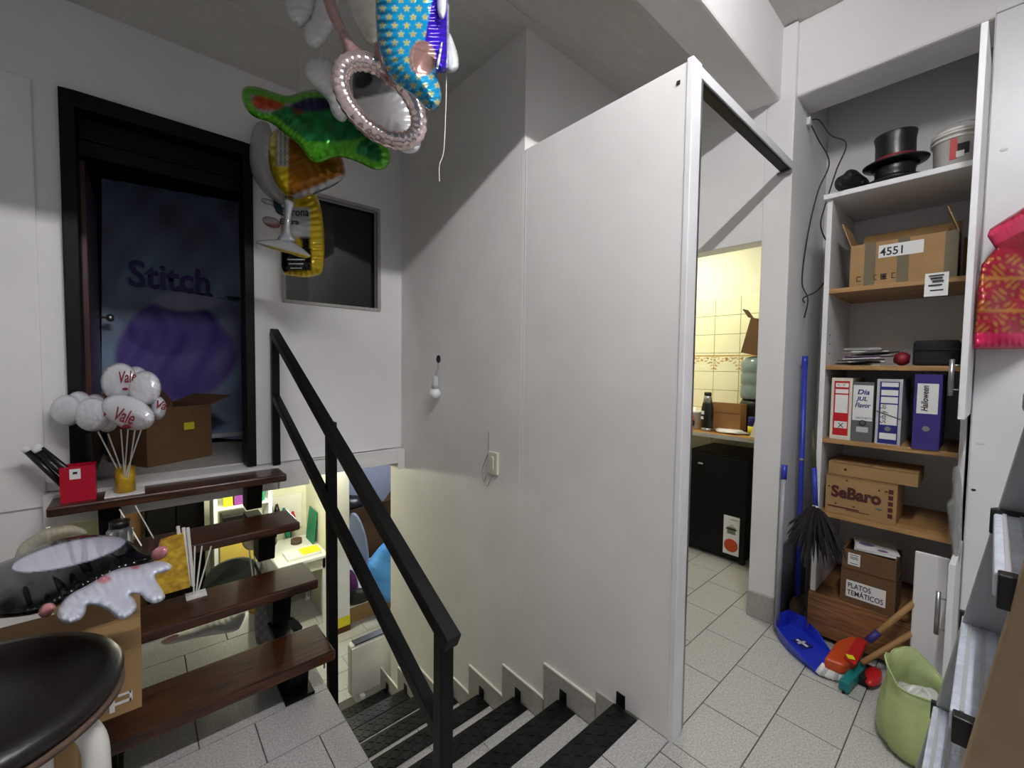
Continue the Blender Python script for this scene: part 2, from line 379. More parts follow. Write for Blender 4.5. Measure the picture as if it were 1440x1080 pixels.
struct('wall_lower_end', B().box(1.5, 3.4, 6.1, 6.2, ZL, .61), 'lav', label='lavender grey wall far behind the white column')
struct('wall_lower_right', B().box(3.3, 3.4, 2.95, 6.2, ZL, .61), 'lav')
struct('wall_lower_left', B().box(-2.2, -2.1, 2.83, 5.4, ZL, .61), 'lowwall')
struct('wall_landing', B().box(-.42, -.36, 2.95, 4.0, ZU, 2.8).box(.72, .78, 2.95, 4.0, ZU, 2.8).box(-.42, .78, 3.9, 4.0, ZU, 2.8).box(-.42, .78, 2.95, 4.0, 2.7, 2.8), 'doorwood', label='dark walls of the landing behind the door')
# baseboards
struct('baseboard_pillar', B().box(XK-.012, XK, .712, .85, 0, .14).box(XK-.012, XK+.3, .708, .72, 0, .14), 'skirt', bevel=.003, label='grey tile skirting at the pillar foot')
bs = B().box(XP-.008, XP, 1.05-.2, 1.05, -.12, -.03)
sk = struct('baseboard_stairs', B().prism([(XP-.008, .958, -.165), (XP-.008, 1.052, -.165), (XP-.008, 1.052, -.004), (XP-.008, .958, -.004)], (.008, 0, 0)), 'skirt', label='stepped grey tile skirting along the stairs')
for i in range(7):
    y0, zt = 1.05+.302*i, -.058-.172*i
    B().prism([(XP-.008, y0, zt-.112), (XP-.008, y0+.205, zt-.112), (XP-.008, y0+.205, zt-.284), (XP-.008, y0+.307, zt-.284), (XP-.008, y0+.307, zt), (XP-.008, y0, zt)], (.0085, 0, 0)).build('skirting_tile', 'skirt', sk)
    B().box(XP-.0095, XP, y0, y0+.307, zt, zt+.007).build('pale_edge', 'led', sk)
# window and door
w1 = struct('window_1', B().box(.655, 1.267, 2.822, 2.86, 1.717, 1.737).box(.655, 1.267, 2.822, 2.86, 2.395, 2.415).box(.655, .675, 2.822, 2.86, 1.737, 2.395).box(1.247, 1.267, 2.822, 2.86, 1.737, 2.395), 'skirt', bevel=.003, label='interior window with dark reflecting glass and grey frame')
B().box(.675, 1.247, 2.88, 2.888, 1.737, 2.395).build('pane', 'glassdark', w1, label='dark glass')
d1 = struct('door_1', B().box(-.245, -.195, 2.80, 2.95, ZU, 2.575).box(.46, .505, 2.80, 2.95, ZU, 2.575).box(-.195, .46, 2.80, 2.95, 2.505, 2.575), 'doorwood', bevel=.004, label='tall dark wooden doorway at the top of the wooden stairs')
B().box(-.195, .46, 2.9, 2.93, 2.33, 2.505).build('transom', 'doorwood', d1, bevel=.004)
B().box(-.195, .46, 2.885, 2.90, 2.40, 2.415).build('ledge', 'doorwood', d1, bevel=.003)
lf = B().box(-.215, -.175, 2.97, 3.72, ZU+.01, 2.33).build('leaf', 'redwood', d1, bevel=.004, label='mahogany door leaf swung inwards')
bb = B().lathe([(.006, 0), (.006, .03), (.02, .04), (.024, .055), (.016, .068)], (-.175, 3.62, 1.62), 16, (1, 0, 0)); bb.build('door_knob', 'metal', lf, smooth=True)
# kitchen tiles
zrow = [1.94-.153*i for i in range(8)]
for r, zt in enumerate(zrow):
    for c in range(6):
        ya = 2.15-.2*(c+1); m = 'ktile'
        t_ = B().box(3.606, 3.622, ya+.0015, ya+.1985, zt-.1515, zt-.0015)
        if onscreen((3.61, ya+.1, zt-.07), 30) and pix((3.61, ya+.2, zt))[0] > 900:
            t = t_.build('tile', m, wk, bevel=.002, seg=1)
            if r == 3:   # printed border row
                q = B().box(3.6045, 3.6062, ya+.002, ya+.198, zt-.026, zt-.016)
                for k in range(9):
                    a = k/8*math.pi; cy = ya+.1+.088*math.cos(a); cz = zt-.128+.068*math.sin(a)
                    q.obox((3.6054, cy, cz), (.0006, 0, 0), (0, .011, .005*math.cos(a)), (0, -.003, .0045))
                for k in range(14):
                    q.obox((3.6054, ya+random.uniform(.01, .19), zt-random.uniform(.035, .052)), (.0006, 0, 0), (0, .008, random.uniform(-.005, .005)), (0, 0, .003))
                for k in range(8):
                    sgn = random.choice((-1, 1)); q.obox((3.6054, ya+.1+sgn*random.uniform(.06, .094), zt-random.uniform(.05, .1)), (.0006, 0, 0), (0, .005, .002), (0, 0, .0035))
                q.build('border_print', 'kborder', wk)

# ================================================================== STAIRS GOING DOWN
st = thing('tiled_stair', 'tiled stairs going down along the partition with black checker plate nosings', 'stairs', (1.0, .953, 0))
for i in range(8):
    z, yf = -.172*i, .953+.302*i
    if i:
        ya = yf-.302
        B().box(.572, XP-.001, ya, yf, ZL-.1, z-.009).build('step_body', 'grout', st)
        for xa, xb in ((.572, .80-.1*(i % 2)), (.803-.1*(i % 2), 1.135-.1*(i % 2)), (1.138-.1*(i % 2), XP-.01)):
            B().box(xa, xb, ya+.004, yf-.1, z-.009, z).build('tread_tile', 'tile', st)
    B().box(.572, XP-.01, yf-.006, yf, z-.165, z-.012).build('riser', 'led', st)
    n = B().box(.572, XP-.014, yf-.1, yf+.004, z-.006, z+.006).box(.572, XP-.014, yf, yf+.005, z-.035, z+.006)
    np_ = n.build('nosing_plate', 'checker', st, bevel=.0015, seg=1)
    loz = B(); rg = random.Random(i)
    for a in range(26):
        for c in range(3):
            s = 1 if (a+c) % 2 else -1; cx = .59+a*.0315; cy = yf-.085+c*.033
            loz.obox((cx, cy, z+.0068), (.009, .009*s, 0), (-.0022, .0022*s, 0), (0, 0, .0014))
    loz.build('raised_lozenges', 'checker', np_, kind='stuff')
    B().box(XP-.013, XP-.009, yf-.045, yf-.005, z+.005, z+.06).box(XP-.03, XP-.009, yf-.045, yf-.005, z+.005, z+.01).build('bracket', 'steel', st, bevel=.001)

# ================================================================== WOODEN STAIRS GOING UP
ws_ = thing('wooden_stair', 'open wooden stairs with four dark red brown treads below the dark door', 'stairs', (.25, 2.2, 0))
TR = [(.185, 1.735, 1.975, .585), (.37, 2.0, 2.235, .60), (.555, 2.287, 2.53, .60), (.74, 2.575, 2.83, .61)]
for i, (z, ya, yb, xr) in enumerate(TR):
    B().box(-.30 if i == 3 else -.20, xr, ya, yb if i < 3 else 2.76, z-.042, z).build('tread', 'wood', ws_, bevel=.008)
for xs, nm in ((.43, 'stringer'), (-.15, 'stringer')):
    s = B()
    for i, (z, ya, yb, xr) in enumerate(TR):
        y = ya+.08; z0 = 0.012 if i == 0 else TR[i-1][0]-.01
        pts = [(xs, y+.02, z0), (xs, y+.13, z0), (xs, y+.13, z-.043), (xs, y-.01, z-.043)]
        s.prism(pts, (.075, 0, 0))
        if i: s.box(xs, xs+.075, TR[i-1][1]+.05, y+.12, z0-.06, z0-.034)
    s.box(xs-.02, xs+.09, 1.79, 1.99, 0, .012)
    s.build('stringer', 'steel', ws_, bevel=.003)
for i, (z, ya, yb, xr) in enumerate(TR): B().lathe([(.004, 0), (.004, .05)], (xr-.03, ya+.05, z-.09), 8).build('bolt', 'metal', ws_)

# ================================================================== HANDRAIL
hr = thing('handrail', 'black square tube handrail with three posts beside the stairs', 'railing', (.60, 1.9, 0))
def bar(a, b_, hx, hz, name, parent, m='steel'):
    a, b_ = Vector(a), Vector(b_); d = (b_-a); l = d.length/2; d.normalize(); s = Vector((1, 0, 0)); n = d.cross(s).normalized()
    return B().obox((a+b_)/2, d*l, s*hx, n*hz).build(name, m, parent, bevel=.004)
bar((.6, 2.795, 1.535), (.6, .90, .635), .022, .022, 'top_rail', hr)
bar((.6, 2.79, 1.165), (.6, .95, .36), .018, .022, 'mid_rail', hr)
B().box(.58, .62, 2.755, 2.795, ZU-.0, 1.53).build('post', 'steel', hr, bevel=.003)
B().box(.612, .652, 1.90, 1.94, -.688, 1.10).build('post', 'steel', hr, bevel=.003)
B().box(.58, .62, .925, .965, .007, .64).build('post', 'steel', hr, bevel=.003)
B().box(.565, .635, .91, .98, .007, .013).build('foot_plate', 'steel', hr)
# top rail of the partition
rl = thing('curtain_rail', 'white topped black steel rail joining partition top to kitchen wall', 'rail', (2.0, .735, 2.36))
B().box(XP+.062, XK, .725, .765, 2.362, 2.392).build('black_channel', 'steel', rl, bevel=.002)
B().box(XP+.062, XK, .718, .732, 2.37, 2.41).build('white_flange', 'white', rl, bevel=.002)
B().box(XK-.03, XK, .72, .78, 2.352, 2.362).box(XP+.065, XP+.09, .73, .775, 2.392, 2.42).build('end_bracket', 'metal', rl)

# ================================================================== SMALL THINGS ON THE WALLS
t = thing('wall_socket_bulb', 'round white light bulb in a grey socket hanging on the stair wall', 'bulb', (XP, 2.36, 1.18))
B().blob((XP-.042, 2.295, 1.178), .036, .036, .036, 18).build('globe', 'white', t, smooth=True)
B().lathe([(.024, .03), (.02, .06), (.02, .095), (.012, .11)], (XP-.04, 2.295, 1.178), 14).build('socket', 'lgrey', t, smooth=True)
B().tube(curve_pts([(XP-.04, 2.295, 1.28), (XP-.03, 2.30, 1.31), (XP-.01, 2.31, 1.34), (XP-.004, 2.325, 1.37)]), .003, 6).build('wire', 'wirew', t)
tag(B().lathe([(.024, 0), (.026, .0015)], (XP-.0016, 2.325, 1.392), 20, (1, 0, 0)).build('wall_hole', 'ink'), 'round black hole in the stair wall above the light bulb', 'hole')
t = thing('light_switch', 'cream wall switch with a looping loose wire on the partition', 'switch', (XP, 1.755, .835))
B().box(XP-.014, XP, 1.715, 1.795, .775, .895).build('plate', 'cream', t, bevel=.004)
B().box(XP-.019, XP-.013, 1.742, 1.768, .80, .87).build('rocker', 'cream', t, bevel=.002)
B().tube(curve_pts([(XP-.004, 1.80, 1.0), (XP-.004, 1.80, .92), (XP-.006, 1.80, .88), (XP-.01, 1.83, .82), (XP-.012, 1.845, .775), (XP-.014, 1.825, .72), (XP-.014, 1.81, .75), (XP-.014, 1.80, .70), (XP-.014, 1.775, .735), (XP-.01, 1.765, .775)], 6), .0022, 6).build('loose_wire', 'wirew', t)

# ================================================================== SHELF UNIT AND WHAT STANDS IN IT
XC, YL, YR = 2.55, .575, .085
su = thing('shelf_unit', 'white shelf unit with beech shelves in the niche by the pillar', 'shelf', (XC+.25, .33, 0))
B().box(XC, 3.05, YL-.022, YL, .02, 2.185).build('side_panel', 'white', su, bevel=.002)
B().box(XC+.02, 3.05, YR-.02, YR, .02, 2.185).build('side_panel', 'white', su, bevel=.002)
B().box(3.03, 3.05, YR, YL-.022, .02, 2.185).build('back_panel', 'white', su)
B().box(XC-.02, 3.05, YR-.02, YL+.012, 2.185, 2.21).build('top_panel', 'white', su, bevel=.003)
for z in (1.752, 1.38, 1.018, .65): B().box(XC+.004, 3.03, YR, YL-.022, z-.022, z).build('shelf', 'shelfwood', su, bevel=.002)
B().box(XC-.012, XC+.012, YR, YL+.004, .03, .238).build('plinth_panel', 'brownwood', su, bevel=.002)
B().box(XC+.012, 3.03, YR, YL-.022, .218, .238).build('bottom_panel', 'brownwood', su)
for k in range(3): B().lathe([(.004, 0), (.004, .002)], (XC+.06, YL-.0235, 1.44+.045*k), 8, (0, 1, 0)).build('peg_hole', 'ink', su)
tg = tag(B().obox((XC-.003, .178, 1.725), (.0006, 0, 0), (0, .036, 0), (.006, 0, .05)).build('shelf_note', 'paper'), 'small white handwritten note stuck on the front edge of the upper beech shelf', 'note')
for k, z in enumerate((1.762, 1.75, 1.738, 1.722, 1.70)):
    B().box(XC-.0085+(1.762-z)*-.0, XC-.0075, .178-.022+.004*(k % 2), .178+.024-.006*(k % 3), z-.0028, z+.0028).build('scribble', 'ink', tg)

def carton(name, label, c, size, m='card', rot=0, open_top=False, cat='box', loc=None, flaps=()):
    """a board box with wall thickness; c = centre of base, size = (x, y, z)"""
    t = thing(name, label, cat, c); c = Vector(c); R = Matrix.Rotation(rot, 3, 'Z')
    hx, hy, hz = size[0]/2, size[1]/2, size[2]
    def ob(o, a, b_, h): return (c+R @ Vector(o), R @ Vector(a), R @ Vector(b_), Vector(h))
    b = B(); w_ = .004
    b.obox(*ob((-hx+w_, 0, hz/2), (w_, 0, 0), (0, hy, 0), (0, 0, hz/2))).obox(*ob((hx-w_, 0, hz/2), (w_, 0, 0), (0, hy, 0), (0, 0, hz/2)))
    b.obox(*ob((0, -hy+w_, hz/2), (hx-.0081, 0, 0), (0, w_, 0), (0, 0, hz/2))).obox(*ob((0, hy-w_, hz/2), (hx-.0081, 0, 0), (0, w_, 0), (0, 0, hz/2)))
    b.obox(*ob((0, 0, w_), (hx-.0081, 0, 0), (0, hy-.0081, 0), (0, 0, w_)))
    b.build('carton_body', m, t)
    if not open_top:
        B().obox(*ob((0, hy/2, hz), (hx, 0, 0), (0, hy/2-.0015, 0), (0, 0, .0025))).build('flap', m, t)
        B().obox(*ob((0, -hy/2, hz), (hx, 0, 0), (0, hy/2-.0015, 0), (0, 0, .0025))).build('flap', m, t)
    for (side, ang, ln) in flaps:   # raised flaps
        if side in 'xX':
            s = -1 if side == 'x' else 1; d = Vector((s*math.cos(ang), 0, math.sin(ang)))*ln/2
            B().obox(*ob(tuple(Vector((s*hx, 0, hz))+d), tuple(d), (0, hy-.002, 0), tuple(Vector((-math.sin(ang)*s, 0, math.cos(ang)))*.002))).build('flap', m, t)
        else:
            s = -1 if side == 'y' else 1; d = Vector((0, s*math.cos(ang), math.sin(ang)))*ln/2
            B().obox(*ob(tuple(Vector((0, s*hy, hz))+d), tuple(d), (hx-.002, 0, 0), tuple(Vector((0, -math.sin(ang)*s, math.cos(ang)))*.002))).build('flap', m, t)
    return t, R
YV, ZV = Vector((0, -1, 0)), Vector((0, 0, 1))   # reading directions on faces turned to the room (-x)
# top of the unit
zt = 2.21
foil('crumpled_cloth', [(1172, 262), (1176, 250), (1186, 246), (1192, 238), (1204, 238), (1212, 246), (1222, 252), (1224, 262), (1210, 268), (1196, 272), (1180, 271)], 2.06, .055, (16, 16, 18), 'print', None, sp=2.5, lump=.35, wr=.2, label='crumpled black cloth on top of the shelf unit beside the hats', category='cloth')
def tophat(name, label, c, tilt, band, ht=1.0, k=.86):
    t = thing(name, label, 'hat', c); ax = Vector(tilt).normalized()
    pr = [(.135, .012), (.138, .018), (.13, .012), (.102, .004), (.088, .006), (.084, .02), (.084, .11*ht), (.09, .142*ht), (.088, .146*ht), (.0, .147*ht), (.0, .14*ht), (.08, .135*ht), (.076, .02), (.08, 0), (.1, 0)]
    B().lathe([(r*k, h) for r, h in pr], c, 40, ax).build('hat_body', 'black', t, smooth=True)
    B().lathe([(r*k, h) for r, h in [(.0855, .022), (.0868, .022), (.0868, .042), (.0855, .042)]], c, 40, ax, closed=True).build('hat_band', band, t, smooth=True)
    return t
tophat('top_hat', 'lower black plastic top hat, flattened under the other hat', (2.66, .345, zt+.002), (0, 0, 1), 'black', .58)
tophat('top_hat', 'upper black plastic top hat with a dark red band, stacked on another hat', (2.66, .345, zt+.091), (-.03, .02, 1), 'redink')
t = thing('paint_bucket', 'white plastic bucket with a wire handle on top of the shelf unit', 'bucket', (2.68, .145, zt))
B().lathe([(.072, 0), (.08, .16), (.085, .162), (.085, .172), (.079, .172), (.07, .01)], (2.68, .145, zt), 32).build('pail', 'whitegl', t, smooth=True)
B().lathe([(.081, .13), (.0855, .132), (.0855, .14), (.081, .142)], (2.68, .145, zt), 32, closed=True).lathe([(.082, .15), (.086, .152), (.086, .158), (.083, .16)], (2.68, .145, zt), 32, closed=True).build('rim', 'whitegl', t, smooth=True)
B().tube([Vector((2.68, .145, zt+.14))+Vector((.01*math.sin(a), .088*math.cos(a), .09*math.sin(a))) for a in np.linspace(0, math.pi, 16)], .003, 6).build('handle', 'lgrey', t)
for (dy, dz, hy, hz, mm) in ((.008, .085, .011, .042, 'red'), (-.02, .08, .018, .022, 'ink'), (-.012, .06, .012, .012, 'paper')):
    B().obox((2.68-.079+abs(dy)*.12, .145+dy, zt+dz), (.0015, 0, 0), (0, hy, 0), (-.003*hz/.04, 0, hz)).build('logo_print', mm, t)
# upper shelf: box 4551
t, R = carton('cardboard_box', 'open cardboard box marked 4551 on the upper beech shelf', (2.68, .30, 1.753), (.22, .355, .195), 'card', 0, True, flaps=(('X', 1.0, .12), ('Y', 1.25, .12), ('y', 1.9, .11)))
xf = 2.57
B().box(xf-.0012, xf, .30-.075, .30+.075+.0, 1.873, 1.93).build('label_sheet', 'paper', t)
text('4551', (xf-.0014, .37, 1.882), YV, ZV, .05, 'ink', t, fit=.078, bold=.0008)
for y in (.31+.095, .31-.02, .14): B().box(xf-.0008, xf, y-.02, y+.02, 1.754, 1.948).build('tape_strip', 'tape', t)
for y, w_ in ((.445, .012), (.355, .018), (.322, .008), (.385, .006)): B().box(xf-.001, xf, y-w_/2-.004, y+w_/2, 1.775, 1.779).box(xf-.001, xf, y-w_/2-.004, y+w_/2, 1.796, 1.80).box(xf-.001, xf, y+w_/2-.003, y+w_/2, 1.775, 1.80).build('handling_mark', 'ink', t)
B().lathe([(.0, 0), (.008, 0), (.008, .0008)], (xf-.001, .352, 1.787), 12, (-1, 0, 0)).build('handling_mark', 'ink', t)
carton('cardboard_box', 'plain cardboard box half hidden at the right of the box marked 4551', (2.74, .098+.0, 1.753), (.2, .02, .17), 'card2')
# papers and black box on the second shelf
t = thing('film_sachets', 'loose pile of clear film sachets and leaflets on the second shelf', 'papers', (2.68, .43, 1.381))
rg = random.Random(3)
for k in range(11):
    a = rg.uniform(-.5, .5); c = Vector((2.62+rg.uniform(0, .06), (.425+rg.uniform(-.05, .02)), 1.384+.0078*k))
    A, Bv = Vector((math.cos(a), math.sin(a), rg.uniform(-.04, .10))), Vector((-math.sin(a), math.cos(a), rg.uniform(-.10, .02)))
    B().obox(c, A*.06, Bv*.07, A.cross(Bv)*.0025).build('sachet', ['lgrey', 'black', 'paper', 'grey', 'lgrey', 'violet'][k % 6], t)
t = thing('black_case', 'black fabric case at the right of the second shelf', 'case', (2.68, .19, 1.381))
B().box(2.60, 2.85, .10, .245, 1.381, 1.492).build('case_body', 'softblack', t, bevel=.012, seg=3)
B().tube([(2.598, .10, 1.45), (2.598, .245, 1.45)], .003, 6).build('zip', 'black', t)
t = thing('red_pouch', 'small dark red and black pouch between the sachets and the black case', 'pouch', (2.68, .29, 1.381))
B().blob((2.66, .285, 1.412), .04, .03, .031, 12, .08, 2).build('pouch_body', 'redink', t, smooth=True)
# binders
def binder(label, y, wd, h, d, m, z=1.0185, x=2.57, lean=0):
    t = thing('ring_binder', label, 'binder', (x+d/2, y, z), 'ring binders on the third shelf'); sh = Vector((0, lean, 1))
    def sl(y0, y1, z0, z1, xo=.0, mm=None, nm='spine_label'):
        p = [(x-xo, y+y0+lean*z0, z+z0), (x-xo, y+y1+lean*z0, z+z0), (x-xo, y+y1+lean*z1, z+z1), (x-xo, y+y0+lean*z1, z+z1)]
        return B().prism(p, (xo*.6+.0002, 0, 0)).build(nm, mm, t)
    p = [(y-wd/2, 0), (y+wd/2, 0), (y+wd/2, h), (y-wd/2, h)]
    B().prism([(x, a+lean*zz, z+zz) for a, zz in p], (.004, 0, 0)).build('spine', m, t)
    for s in (-1, 1):
        q = y+s*(wd/2-.002); B().prism([(x+.004, q-.002, z), (x+.004, q+.002, z), (x+.004, q+.002+lean*h, z+h), (x+.004, q-.002+lean*h, z+h)], (d, 0, 0)).build('cover', m, t)
    B().prism([(x+.02, y-wd/2+.006, z+.012), (x+.02, y+wd/2-.006, z+.012), (x+.02, y+wd/2-.006+lean*h, z+h-.012), (x+.02, y-wd/2+.006+lean*h, z+h-.012)], (d-.03, 0, 0)).build('sheets', 'paper', t)
    return t, sl
t, sl = binder('binder with a worn white cover and red spine label, leftmost on the third shelf', .487, .082, .30, .27, 'cream')
sl(-.03, .03, .02, .285, .0008, 'red'); 
for a in ((.20+.055, .275), (.225, .245), (.13, .218), (.055, .088)): sl(-.026, .024, a[0], a[1], .0014, 'paper')
sl(-.03, .026, .012, .018, .0014, 'paper')
text('X', (2.57-.0016, .497, 1.0185+.058), YV, ZV, .034, 'ink', t); text('A - Z', (2.57-.0016, .505, 1.0185+.262), YV, ZV, .014, 'redink', t)
t, sl = binder('dark grey binder with a white handwritten label in blue ink', .405, .078, .283, .27, 'grey')
sl(-.037, .037, .10, .268, .0012, 'paper'); sl(-.024, .02, .045, .07, .0012, 'lgrey')
text('Dia', (2.57-.0016, .427, 1.0185+.225), YV, ZV, .032, 'blueink', t, shear=.2, bold=.0008); text('JUL', (2.57-.0016, .427, 1.0185+.195), YV, ZV, .026, 'blueink', t, shear=.2, bold=.0008); text('Flavor', (2.57-.0016, .434, 1.0185+.163), YV, ZV, .03, 'blueink', t, shear=.2, fit=.058, bold=.0008)
B().lathe([(.010, 0), (.013, .001), (.013, .002), (.010, .003)], (2.5688, .402, 1.0185+.09), 16, (-1, 0, 0), closed=True).build('finger_ring', 'black', t)
text('ARCHIVO', (2.57-.0016, .43, 1.0185+.108), YV, ZV, .014, 'grey', t)
t, sl = binder('grey board binder with a blue spine label and an elastic band', .312, .088, .30, .27, 'lgrey')
sl(-.034, .034, .004, .288, .0008, 'blueink')
for a in ((.265, .284), (.225, .25), (.19, .218), (.09, .184), (.024, .052)): sl(-.03, .028, a[0], a[1], .0014, 'paper')
text('Sub y In', (2.57-.0016, .312+.008, 1.0185+.095), ZV, -YV, .03, 'ink', t, fit=.085)
B().lathe([(.008, 0), (.011, .001), (.011, .003)], (2.5692, .312, 1.0185+.072), 14, (-1, 0, 0)).build('finger_ring', 'metal', t)
B().obox((2.568, .312, 1.0185+.135), (.0008, 0, 0), (0, .042, .016), (0, -.001, .002)).build('elastic_band', 'olive', t)
t, sl = binder('purple binder with a white handwritten Halloween label, rightmost on the third shelf', .185, .085, .325, .27, 'purple', x=2.545)
sl(-.033, .033, .155, .285, .0012, 'paper'); text('Halloween', (2.545-.0016, .183, 1.0185+.165), ZV, -YV, .03, 'ink', t, fit=.11, shear=.2, bold=.0006)
B().lathe([(.008, 0), (.012, .001), (.012, .003)], (2.5442, .185, 1.0185+.09), 14, (-1, 0, 0)).build('finger_ring', 'metal', t)
# fourth shelf
t, R = carton('cardboard_box', 'cardboard sweets box with dark red cow patterned lettering on the fourth shelf', (2.68, .40, .651), (.22, .265, .185), 'card')
xf = 2.57
text('SeBaro', (xf-.001, .51, .735), YV, ZV, .075, 'brownink', t, fit=.19, bold=.0035)
B().blob((xf+.004, .325, .71), .005, .024, .013, 10, .1, 5).build('sweet_print', 'grey', t); B().blob((xf+.004, .305, .80), .005, .012, .008, 10).build('round_mark', 'brownink', t)
for q in ((.49, .70), (.42, .70), (.33, .80), (.45, .822), (.52, .78)): B().lathe([(.004, 0), (.0045, .0012)], (xf, q[0], q[1]), 8, (-1, 0, 0)).build('dot_print', 'brownink', t)
B().box(xf-.001, xf, .40, .522, .682, .688).box(xf-.001, xf, .36, .45, .676, .679).build('small_print', 'brownink', t)
for k in range(5): B().box(xf-.001, xf, .28, .297, .68+.028*k, .70+.028*k).build('side_symbol', 'brownink', t)
carton('cardboard_tray', 'flat cardboard lid box lying on the sweets box', (2.70, .365, .842), (.24, .325, .06), 'card')
B().lathe([(.006, 0), (.006, .001)], (2.579, .46, .872), 10, (-1, 0, 0)).build('hole_print', 'ink', bpy.data.objects['cardboard_tray'])
# bottom bay
t, R = carton('cardboard_box', 'cardboard box labelled PLATOS TEMATICOS in the bottom bay', (2.64, .352, .2385), (.19, .20, .165), 'card2')
xf = 2.545
B().box(xf-.0012, xf, .285, .43, .27, .35).build('label_sheet', 'paper', t)
text('PLATOS', (xf-.0016, .424, .315), YV, ZV, .035, 'ink', t, fit=.085, bold=.0004); text('TEMÁTICOS', (xf-.0016, .425, .281), YV, ZV, .034, 'ink', t, fit=.132, bold=.0004)
for q in ((.435, .38), (.39, .385), (.28, .375), (.27, .30), (.30, .255), (.41, .258), (.36, .256), (.44, .29)): B().blob((xf+.003, q[0], q[1]), .0036, .012, .008, 8).build('stain_print', 'brownink', t)
t, R = carton('cardboard_box', 'small open cardboard box of printed leaflets on top of the PLATOS TEMATICOS box', (2.64, .352, .4065), (.185, .195, .09), 'card2', 0, True)
B().box(2.5463, 2.5475, .382, .428, .425, .482).build('label_sheet', 'paper', t)
for z in (.472, .462, .455, .432): B().box(2.5458, 2.5464, .390, .42, z, z+.003).build('label_print', 'ink', t)
for k in range(3, 5): tag(B().obox((2.635+.006*k, .345, .478+.0078*k), (.075, .01*k-.02, .004), (-.01*k+.02, .075, .0), (0, 0, .0022)).build('leaflet', 'paper'), ['white leaflet in the small open box under the lilac printed one', 'white leaflet with lilac print on top of the small open box'][k-3], 'leaflet', 'leaflets in the small open box')
lt = [o for o in bpy.data.objects if o.name.startswith('leaflet')][-1]
B().blob((2.64, .375, .512), .022, .03, .0025, 12).blob((2.60, .31, .512), .012, .02, .0025, 12).build('lilac_print', mat('lilac', (120, 100, 150), .6), lt)
tag(B().box(2.492, 2.506, .088, .193, .003, .585).build('loose_board', 'white', bevel=.006, seg=3), 'loose white board standing in front of the bottom bay', 'board')
# ================================================================== TALL CABINET ON THE RIGHT
tc = thing('tall_cabinet', 'tall white cabinet at the right edge with two doors swung open edge-on', 'cabinet', (2.7, -.3, 0))
B().box(2.53, 3.05, -.9, .055, .04, 2.77).build('carcass', 'white', tc)
B().box(2.51, 2.528, -.9, .052, .045, 2.765).build('closed_door', 'white', tc, bevel=.002)
B().box(2.505, 2.512, -.9, .052, 2.735, 2.739).build('seam', 'lgrey', tc)
for (px, py, r_) in ((1402, 717, .009), (1369, 689, .005), (1412, 210, .008), (1379, 622, .01)):
    P = at(px, py, x=2.509); B().blob(P, .002, r_*1.5, r_, 10).build('screw_cap', 'ink' if py > 650 else 'white', tc)
def opendoor(z0, z1, hz0, hz1, y0=.062, y1=.080):
    d = B().prism([(2.18, y0, z0), (2.18, y1, z0), (2.526, y1-.012, z0), (2.526, y0-.006, z0)], (0, 0, z1-z0)).build('door', 'white', tc, bevel=.002)
    B().tube([(2.2, y1+.022, hz0), (2.2, y1+.022, hz1)], .0075, 10).tube([(2.2, y1, hz0+.022), (2.2, y1+.022, hz0+.022)], .003, 6).tube([(2.2, y1, hz1-.022), (2.2, y1+.022, hz1-.022)], .003, 6).build('handle', 'metal', d, smooth=True)
opendoor(1.188, 2.545, 1.27, 1.402); opendoor(.155, .665, .385, .545)
foil('grey_bag', [(1338, 655), (1350, 655), (1354, 700), (1352, 790), (1342, 800), (1338, 770), (1332, 720), (1331, 706), (1340, 700)], 1.62, .03, (150, 152, 150), 'film', None, sp=3, lump=.3, label='grey film bag hanging between the two open cabinet doors', category='bag')
# red bag hanging on the tall cabinet
def redcol(x, y):
    g = (156, 16, 46)
    if y < 350 and (x-1440)*.45+y > 300: g = (214, 52, 96) if (y+x*.5) % 60 < 24 else (140, 14, 40)
    if y > 358:
        v = math.sin(x*.33+math.sin(y*.19)*2)*math.sin(y*.36+math.sin(x*.15)*2)
        if v > .42: g = (176, 116, 46)
        if abs((y % 46)-23) < 2.2: g = (184, 122, 52)
    if y > 468: g = (206, 24, 84)
    return g
foil('gift_bag', [(1374, 410), (1380, 372), (1400, 350), (1388, 332), (1392, 322), (1420, 304), (1450, 285), (1475, 300), (1480, 490), (1369, 491)], 1.575, .028, redcol, 'redfilm', None, sp=2.2, rnd=0, D=20, lump=.25, wr=.1, label='crumpled red bag with gold printed signs hanging on the tall white cabinet', category='bag')
# ================================================================== CABLES IN THE NICHE
t = thing('black_cable', 'two thin black cables drooping from a white clip beside the pillar', 'cable', (2.75, .718, 2.65))
B().box(2.70, 2.73, .700, .719, 2.66, 2.70).build('clip', 'white', t, bevel=.003)
B().tube(curve_pts([at(a, b_, x=2.74) for a, b_ in ((1137, 169), (1150, 195), (1166, 229), (1150, 270), (1136, 330), (1128, 395), (1136, 420), (1131, 447))]), .0036, 6).build('cable', 'wire', t)
B().tube(curve_pts([at(a, b_, x=2.76) for a, b_ in ((1137, 169), (1152, 169), (1168, 190), (1190, 202), (1176, 240), (1160, 290), (1154, 315), (1160, 335), (1170, 346))]+[at(1172, 368, x=2.76), at(1166, 385, x=2.76), at(1150, 408, x=2.76), at(1130, 419, x=2.76), at(1132, 426, x=2.76)]), .0036, 6).build('cable', 'wire', t)

